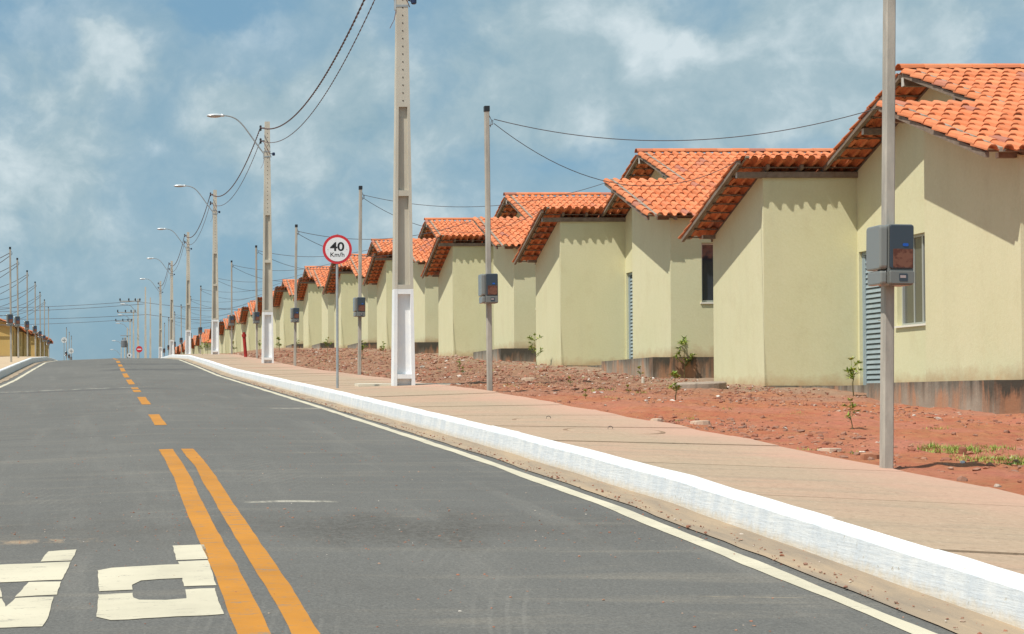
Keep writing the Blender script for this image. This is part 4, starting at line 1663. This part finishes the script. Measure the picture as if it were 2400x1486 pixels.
def far_sign(x, yy, ztop, r, kind, label):
    z0 = R(0, yy) + .1
    o = bpy.data.objects.new('road_sign', None)
    COL.objects.link(o)
    o.location = (x, yy, z0)
    h = ztop - z0 - r
    tag(o, label, 'road sign')
    b = MB()
    b.tube([(0, .03, -.3), (0, .03, h + r * .8)], .03, 8)
    b.obj('post', M_GALV, o)
    b = MB()
    disc(b, r, -.012, 0, 32, h, 0)
    b.obj('disc', M_SRED if kind == 'noentry' else M_SBACK, o)
    b = MB()
    if kind == 'noentry':
        b.box(-r * .62, r * .62, -.016, -.0125, h - r * .16, h + r * .16)
        b.obj('white_bar', M_SWHITE, o)
    elif kind == 'cross':
        b.box(-r * .6, r * .6, -.03, -.0125, h - r * .07, h + r * .07)
        b.box(-r * .07, r * .07, -.04, -.031, h - r * .6, h + r * .6)
        b.obj('cross_bracket', M_GALV, o)
    else:
        b.box(-r * .3, r * .3, -.016, -.0125, h - r * .45, h + r * .30)
        b.obj('dark_symbol', M_SBLACK, o)
    return o


def at(x, y, Y):
    return (x - 243) * Y / 4000.0, (945 - y) * Y / 4000.0


X, Z = at(150, 790, 150)
far_sign(X, 150, Z, .26, 'cross', 'round pale sign seen from behind with cross shaped bracket, the taller one far left')
X, Z = at(166.5, 816, 168)
far_sign(X, 168, Z, .27, 'cross', 'round pale sign seen from behind with cross shaped bracket, the lower one far left')
X, Z = at(326.5, 811, 160)
far_sign(X, 160, Z, .30, 'noentry', 'round red no entry sign with white bar far up the street')
X, Z = at(303, 827, 175)
far_sign(X, 175, Z, .24, 'other', 'small round white sign far up the street, left of the no entry sign')


# ------------------------------------------------------------------ far utility poles beyond the crest
def far_pole(x, ytop, Y, label, arm=True, lamp=True, trafo=False, r=.11):
    X, Z = at(x, ytop, Y)
    z0 = K(Y) - .1
    o = bpy.data.objects.new('utility_pole', None)
    COL.objects.link(o)
    o.location = (X, Y, z0)
    H = Z - z0
    tag(o, label, 'utility pole', 'utility poles far up the street')
    b = MB()
    b.taper(-.5, (-r * 1.4, r * 1.4, -r, r), H, (-r * .7, r * .7, -r * .6, r * .6))
    b.obj('shaft', M_CONC, o)
    if arm:
        b = MB()
        b.box(-2.0, .25, -.09, -.01 - r * .6, H - .32, H - .22)
        b.obj('crossarm', M_CONC2, o)
        for q in (-1.95, -1.0, -.3, .2):
            b = MB()
            b.lathe([(.04, 0), (.08, .08), (.08, .2), (.04, .28)], (q, -.09, H - .22), 8)
            b.obj('insulator', M_BLACK, o)
    if lamp:
        b = MB()
        b.tube([(-.05, 0, H - 1.6), (-.8, 0, H - .75), (-1.4, 0, H - .55)], .035, 6)
        arm_ = b.obj('lamp_arm', M_GALV, o)
        b = MB()
        b.lathe([(.02, -.10), (.15, -.05), (.18, 0), (.10, .06), (.01, .08)], n=10)
        hh = b.obj('lamp_head', M_LAMP, arm_, loc=(-1.65, 0, H - .55), scale=(2.0, 1, .9))
    if trafo:
        b = MB()
        b.lathe([(.32, 0), (.40, .05), (.40, .85), (.30, .95), (.10, 1.0)], (-.45, -.35, H - 2.6), 14)
        for q in (-.2, 0, .2):
            b.tube([(-.45 + q, -.35, H - 1.65), (-.45 + q, -.35, H - 1.35)], .05, 6)
        b.obj('transformer', mat('transformer_grey', color=(.16, .17, .18), rough=.5), o)
        b = MB()
        b.box(-.9, .5, -.12, -.02, H - 1.1, H - 1.0)
        b.obj('bracket', M_GALV, o)
    return o


far_pole(341, 672, 182, 'tall thin utility pole without a lamp, highest of the far cluster', False, False, r=.10)
far_pole(352.5, 697, 190, 'utility pole just right of the tallest one in the far cluster', False, False, r=.09)
far_pole(323.5, 700, 185, 'far utility pole with crossarm and lamp above the no entry sign', True, True)
far_pole(313, 727, 210, 'far utility pole with crossarm and lamp, left of the no entry sign', True, True)
far_pole(305, 748, 232, 'far utility pole with crossarm, farther down the cluster', True, True, r=.10)
far_pole(298.5, 768, 225, 'far pole carrying a dark round transformer', False, False, True)
far_pole(292, 790, 262, 'tiny lamp pole at the far end of the cluster', False, True, r=.09)
far_pole(284, 812, 300, 'tiniest lamp pole on the horizon left of the far cluster', False, True, r=.09)
for n_, (x0, y0, x1, y1, Y, Y2) in enumerate([(0, 722, 318, 706, 190, 185), (0, 731, 340, 712, 196, 182), (0, 748, 345, 737, 205, 182), (0, 762, 313, 748, 215, 210), (318, 706, 560, 725, 185, 175), (345, 737, 560, 752, 182, 178)]):
    a = at(x0, y0, Y)
    c = at(x1, y1, Y2)
    mb = MB()
    mb.tube(sag_pts((a[0] - (3 if x0 == 0 else 0), Y, a[1]), (c[0], Y2, c[1]), .18, 24), .022, 4, cap=False)
    mb.obj('overhead_cable', M_CABLE, label=['topmost', 'second', 'third', 'lowest', 'upper right', 'lower right'][n_] + ' of the faint far cables crossing the sky above the road crest', cat='cable', group='far cables across the side street')

# ------------------------------------------------------------------ red leaning pipe
rp = bpy.data.objects.new('red_pipe', None)
COL.objects.link(rp)
rp.location = (5.15, 62.0, SW(62.0))
tag(rp, 'dark red leaning pipe with a bolted cap standing at the pavement edge', 'standpipe')
b = MB()
b.tube([(.03, 0, -.2), (-.045, 0, .74)], .062, 12)
b.obj('pipe', M_REDPIPE, rp)
b = MB()
b.tube([(-.045, 0, .74), (-.053, 0, .84)], .085, 12)
b.tube([(-.053, 0, .84), (-.058, 0, .91)], .05, 12)
b.obj('cap', M_REDPIPE, rp)

# ------------------------------------------------------------------ pavement inspection covers and concrete rings
for i, (x, yy, r, lab) in enumerate([(4.35, 16.6, .34, 'round concrete inspection cover in the pavement with a wire handle, farther of the two'),
                                     (4.45, 14.9, .40, 'round concrete inspection cover in the pavement with a bent wire handle, nearer of the two')]):
    mc = bpy.data.objects.new('inspection_cover', None)
    COL.objects.link(mc)
    slope = math.atan((SW(yy + .3, x) - SW(yy - .3, x)) / .6)
    mc.location = (x, yy, SW(yy, x) - .004)
    mc.rotation_euler = (slope + .012, .008, 0)
    tag(mc, lab, 'manhole cover')
    b = MB()
    b.lathe([(r + .03, -.05), (r + .03, .005), (r, .006)], n=36)
    b.obj('rim', M_SEED, mc)
    b = MB()
    b.lathe([(r - .008, -.02), (r - .008, .006), (r - .02, .009), (0.001, .009)], n=36)
    b.obj('lid', M_SLAB, mc)
    b = MB()
    b.tube([(-.02, .1, .015), (-.02, .1, .032), (.0, .1, .040), (.02, .1, .032), (.02, .1, .018)], .0035, 6)
    b.obj('handle', M_CABLE, mc)
b = MB()
rz = DIRT(9.5, 27.4)
b.lathe([(.40, -.1), (.40, .075), (.385, .09), (.30, .092), (.001, .09)], n=28)
b.obj('concrete_lid', M_CONC3, loc=(9.25, 26.5, DIRT(9.25, 26.5) - .01), rot=(.03, -.04, 0), label='round concrete lid lying in front of the dark foundation of the second bungalow', cat='concrete lid')


# ------------------------------------------------------------------ plants
def leaf(b, base, d, L, w, droop):
    d = d.normalized()
    side = d.cross(Vector((0, 0, 1)))
    if side.length < .1:
        side = Vector((1, 0, 0))
    side.normalize()
    up = side.cross(d).normalized()
    mid = base + d * L * .45 + up * L * .03
    tip = base + d * L - Vector((0, 0, droop * L))
    q = base + d * L * .45 - up * w * .1
    b.add([base, mid + side * w, tip, mid - side * w, mid - up * w * .35], [(0, 4, 1), (4, 2, 1), (0, 3, 4), (4, 3, 2)])


def plant_meshes(seed, H, n_side, leaf_L, flowers):
    r_ = random.Random(seed)
    st, fo, fl = MB(), MB(), MB()
    pts = [Vector((0, 0, -.05))]
    lean = Vector((r_.uniform(-.15, .15), r_.uniform(-.1, .1), 1))
    for k in range(1, 6):
        pts.append(lean * H * k / 5 + Vector((r_.uniform(-.02, .02), r_.uniform(-.02, .02), 0)))
    st.tube(pts, [.010, .009, .008, .006, .005, .003], 5)
    tips = [(pts[-1], Vector(lean))]
    for k in range(n_side):
        t = r_.uniform(.25, .95)
        b0 = lean * H * t
        a = r_.uniform(0, 2 * math.pi)
        L = H * r_.uniform(.18, .38) * (1.1 - t * .5)
        d = Vector((math.cos(a), math.sin(a), r_.uniform(.35, 1.1))).normalized()
        e = b0 + d * L
        st.tube([b0, b0 + d * L * .5 + Vector((0, 0, .01)), e], [.004, .003, .002], 4)
        tips.append((e, d))
        for q in range(9):
            p = b0.lerp(e, .2 + .09 * q)
            ang = r_.uniform(0, 2 * math.pi)
            dd = (d * .7 + Vector((math.cos(ang), math.sin(ang), r_.uniform(-.3, .6)))).normalized()
            leaf(fo, p, dd, leaf_L * r_.uniform(.5, .95), leaf_L * .13, r_.uniform(0, .35))
    for e, d in tips:
        for q in range(13):
            ang = r_.uniform(0, 2 * math.pi)
            dd = (d * .9 + Vector((math.cos(ang), math.sin(ang), r_.uniform(-.4, .7))) * .9).normalized()
            leaf(fo, e, dd, leaf_L * r_.uniform(.5, 1.0), leaf_L * .125, r_.uniform(0, .4))
    if flowers:
        for e, d in tips[:flowers]:
            for q in range(7):
                p = e + Vector((r_.uniform(-.03, .03), r_.uniform(-.03, .03), r_.uniform(0, .04)))
                for w_ in range(5):
                    a = 2 * math.pi * w_ / 5
                    leaf(fl, p, Vector((math.cos(a), math.sin(a), .5)), .022, .008, 0)
    return st.mesh('stem', M_STEM), fo.mesh('foliage', M_LEAF), (fl.mesh('flower', M_FLOW) if flowers else None)


PL = [plant_meshes(3, .9, 9, .15, 0), plant_meshes(5, .62, 6, .13, 2), plant_meshes(8, .42, 7, .10, 3), plant_meshes(12, .55, 5, .12, 0)]


def plant(kind, x, yy, s, rz, label):
    st, fo, fl = PL[kind]
    o = bpy.data.objects.new('wild_plant', None)
    COL.objects.link(o)
    o.location = (x, yy, DIRT(x, yy) - .02)
    o.rotation_euler = (0, 0, rz)
    o.scale = (s, s, s)
    tag(o, label, 'plant', 'self sown plants on the bare earth')
    link('stem', st, o)
    link('foliage', fo, o)
    if fl:
        link('flower', fl, o)


def on_dirt(x, y, lo=8, hi=150):
    for Y in np.arange(lo, hi, .1):
        X_ = (x - 243) * Y / 4000.0
        if DIRT(X_, Y) / Y * 4000 >= 945 - y:
            return X_, Y
    return X_, Y


for kd, x, y, s, rz, lab in [
    (0, 1258, 856, .78, .3, 'tall leafy weed at the corner of the third bungalow, right of the second meter post'),
    (0, 1604, 886, .82, 1.5, 'tall leafy weed with narrow leaves in front of the dark stained foundation'),
    (2, 1583, 936, .80, 2.0, 'small weed with yellow flowers in the red earth below the dark foundation'),
    (3, 1995, 1008, .52, .8, 'spindly weed in red earth just left of the nearest meter post'),
    (3, 1078, 872, .50, .4, 'small green weed left of the second meter post'),
    (2, 1088, 880, .40, 1.2, 'smallest weed tuft left of the second meter post'),
    (1, 900, 838, .75, 2.2, 'leafy weed between the third meter post and the nearest lamp pole'),
    (1, 851, 840, .85, 3.2, 'yellowish weed at the foot of the third meter post'),
    (1, 769, 830, .9, .9, 'weed behind the post of the 40 speed sign'),
    (2, 655, 822, 1.35, 1.9, 'weed with yellow flowers right of the second lamp pole'),
    (1, 697, 822, .75, 2.9, 'weed behind the fourth meter post'),
    (1, 608, 822, .8, 0.2, 'weed left of the second lamp pole'),
    (2, 550, 828, 1.3, 1.1, 'pale weed left of the red leaning pipe'),
    (1, 583, 820, .85, 2.3, 'round weed just right of the red leaning pipe'),
    (1, 487, 831, 1.0, .7, 'low weed right of the fourth lamp pole'),
    (1, 475, 832, .8, 1.7, 'lowest weed behind the fourth lamp pole'),
    (2, 1338, 905, .35, 1.0, 'tiny weed near the pavement below the third bungalow'),
    (2, 1475, 925, .30, 1.0, 'tiny weed in the middle of the earth strip'),
    (2, 1372, 935, .30, 2.0, 'low weed at the pavement edge beside stones'),
]:
    X, Y = on_dirt(x, y)
    plant(kd, X, Y, s, rz, lab)
plant(1, 10.66, 24.25, .85, 2.8, 'leafy weed in front of the louvred door beside the nearest meter post')
plant(2, 10.02, 31.8, .5, .5, 'orange yellow flower head on the edge of the dark foundation')

# ------------------------------------------------------------------ grass, stones, scraps
gb = MB()
gr = random.Random(4)


def tuft(cx, cy, rad, n, h):
    for _ in range(n):
        a, q = gr.uniform(0, 6.28), rad * math.sqrt(gr.random())
        x, yy = cx + q * math.cos(a) * 1.3, cy + q * math.sin(a)
        z = DIRT(x, yy) - .01
        d = Vector((gr.uniform(-1, 1), gr.uniform(-1, 1), gr.uniform(.15, .9))).normalized()
        L = h * gr.uniform(.4, 1.2)
        s = Vector((-d.y, d.x, 0)).normalized() * .0035
        p = Vector((x, yy, z))
        gb.add([p - s, p + s, p + d * L], [(0, 1, 2)])


for (x, y, rad, n, h) in [(2222, 1056, .18, 1100, .060), (2295, 1056, .20, 600, .055), (2350, 1082, .30, 1300, .055), (2395, 1085, .24, 900, .055), (2195, 1008, .10, 90, .05), (2165, 1045, .10, 60, .04),
                          (1405, 918, .14, 90, .06), (1270, 903, .14, 80, .06), (1200, 905, .12, 70, .06), (1503, 922, .06, 60, .10), (1575, 990, .08, 50, .05), (1620, 985, .08, 50, .05),
                          (2000, 1062, .06, 50, .05), (1895, 1055, .07, 60, .05), (1430, 935, .1, 50, .05), (1700, 960, .08, 40, .05), (1860, 970, .08, 40, .05), (1545, 905, .3, 120, .04), (1640, 905, .5, 200, .04), (1750, 912, .5, 200, .04)]:
    X, Y = on_dirt(x, y)
    tuft(X, Y, rad, n, h)
for _ in range(420):
    yy = gr.uniform(24, 75)
    xx = gr.uniform(5.7, 10.3)
    if mnoise.noise(Vector((xx * .5, yy * .3, 5))) > .05:
        tuft(xx, yy, .14, 16, .07)
gb.obj('grass', M_GRASS, kind='stuff', label='short thin grass tufts scattered over the red earth')

ICO = []
t = (1 + 5 ** .5) / 2
iv = np.array([(-1, t, 0), (1, t, 0), (-1, -t, 0), (1, -t, 0), (0, -1, t), (0, 1, t), (0, -1, -t), (0, 1, -t), (t, 0, -1), (t, 0, 1), (-t, 0, -1), (-t, 0, 1)]) / 1.9
ifc = [(0, 11, 5), (0, 5, 1), (0, 1, 7), (0, 7, 10), (0, 10, 11), (1, 5, 9), (5, 11, 4), (11, 10, 2), (10, 7, 6), (7, 1, 8), (3, 9, 4), (3, 4, 2), (3, 2, 6), (3, 6, 8), (3, 8, 9), (4, 9, 5), (2, 4, 11), (6, 2, 10), (8, 6, 7), (9, 8, 1)]


def stones(n, yr, xr, size, seed, dens=None, zf=DIRT):
    r_ = np.random.default_rng(seed)
    vs, fs = [], []
    i = 0
    while i < n:
        yy = r_.uniform(*yr)
        xx = r_.uniform(*xr)
        if dens and r_.random() > dens(xx, yy):
            continue
        s = size[0] * (size[1] / size[0]) ** (r_.random() ** 2.2)
        p = iv * (1 + r_.uniform(-.32, .32, (12, 1)))
        a = r_.uniform(0, 6.28)
        p = p * np.array([1.0, r_.uniform(.6, 1.0), r_.uniform(.35, .8)]) * s
        c, s_ = math.cos(a), math.sin(a)
        p = np.stack([p[:, 0] * c - p[:, 1] * s_, p[:, 0] * s_ + p[:, 1] * c, p[:, 2]], 1)
        p += np.array([xx, yy, zf(xx, yy) + s * .12])
        o = 12 * i
        vs.append(p)
        fs += [(o + a_, o + b__, o + c_) for a_, b__, c_ in ifc]
        i += 1
    me = bpy.data.meshes.new('rubble')
    me.from_pydata(np.concatenate(vs).tolist(), [], fs)
    me.materials.append(M_STONE)
    return me


def dn(x, y):
    v = mnoise.noise(Vector((x * .6, y * .35, 11))) + .5 * mnoise.noise(Vector((x * 2, y * 1.4, 4)))
    base = .12 if y < 19 else .12 + .6 * min(1, (y - 19) / 6)
    return min(1, max(.04, base + v * .9))


link('rubble', stones(11000, (8, 34), (5.45, 10.5), (.007, .038), 1, dn), kind='stuff', label='loose stones and clods over the red earth strip')
link('rubble', stones(5500, (30, 75), (5.45, 10.5), (.018, .07), 2, dn), kind='stuff', label='reddish brown rubble in front of the farther bungalows')
link('gravel', stones(3600, (5.6, 40), (-2.6, 3.2), (.003, .009), 3, lambda x, y: .25 + .75 * (abs(y - 9.4) < .8), lambda x, y: R(x, y)), kind='stuff', label='fine loose grit on the asphalt')
link('gravel', stones(1400, (5.6, 40), (3.15, 3.42), (.004, .012), 5, None, lambda x, y: K(y) - .165), kind='stuff', label='small grit in the sandy gutter')


def slab_rock(x, y, sx_, sy_, h, m, name, lab, cat, seed, tilt=(0, 0)):
    X, Y = on_dirt(x, y)
    r_ = random.Random(seed)
    n = 9
    ring = []
    for k in range(n):
        a = 2 * math.pi * k / n
        q = r_.uniform(.75, 1.1)
        ring.append((sx_ * q * math.cos(a), sy_ * q * math.sin(a)))
    vs = [(u, v, -.03) for u, v in ring] + [(u * .95, v * .95, h * r_.uniform(.75, 1.0)) for u, v in ring] + [(u * .6, v * .6, h * r_.uniform(1.0, 1.15)) for u, v in ring] + [(0, 0, h * 1.1)]
    fs = [(k, (k + 1) % n, (k + 1) % n + n, k + n) for k in range(n)] + [(k + n, (k + 1) % n + n, (k + 1) % n + 2 * n, k + 2 * n) for k in range(n)] + [(k + 2 * n, (k + 1) % n + 2 * n, 3 * n) for k in range(n)]
    b = MB()
    b.add(vs, fs)
    o = b.obj(name, m, loc=(X, Y, DIRT(X, Y)), rot=(tilt[0], tilt[1], r_.uniform(-.4, .4)), label=lab, cat=cat)
    return o


slab_rock(1945, 1058, .085, .09, .022, M_SEED if False else mat('pale_stone', simple_noise((.55, .40, .28), (.62, .48, .36), 14)), 'flat_stone', 'flat pale stone at the pavement edge left of the nearest meter post', 'stone', 2)
slab_rock(2038, 1078, .075, .06, .045, mat('red_rock', simple_noise((.36, .15, .085), (.44, .21, .12), 12)), 'rock', 'jagged red rock touching the foot of the nearest meter post', 'rock', 5)
slab_rock(2255, 1068, .035, .03, .055, mat('brown_clod', simple_noise((.24, .10, .06), (.32, .14, .08), 20)), 'clod', 'upright brown clod in the grass near the picture edge', 'clod', 7)
slab_rock(2254, 1085, .02, .015, .012, M_PLAST, 'white_stone', 'small white stone below the grass near the picture edge', 'stone', 9)
slab_rock(1402, 922, .085, .035, .012, M_PLAST, 'plastic_scrap', 'flat white scrap lying on the red earth near the pavement', 'litter', 11)
slab_rock(1507, 898, .03, .025, .09, mat('pale_lump', color=(.62, .56, .46)), 'mortar_lump', 'pale mortar lump at the corner of the stained foundation', 'stone', 13)
slab_rock(1640, 994, .09, .06, .03, MATS['pale_stone'], 'flat_stone', 'row of pale broken mortar at the pavement edge, longest piece', 'stone', 15)
slab_rock(1540, 990, .07, .06, .035, MATS['pale_stone'], 'flat_stone', 'broken pale mortar at the pavement edge, left piece', 'stone', 17)
slab_rock(1240, 893, .14, .08, .04, MATS['pale_stone'], 'flat_stone', 'pale flat stone in the rubble right of the second meter post', 'stone', 19)
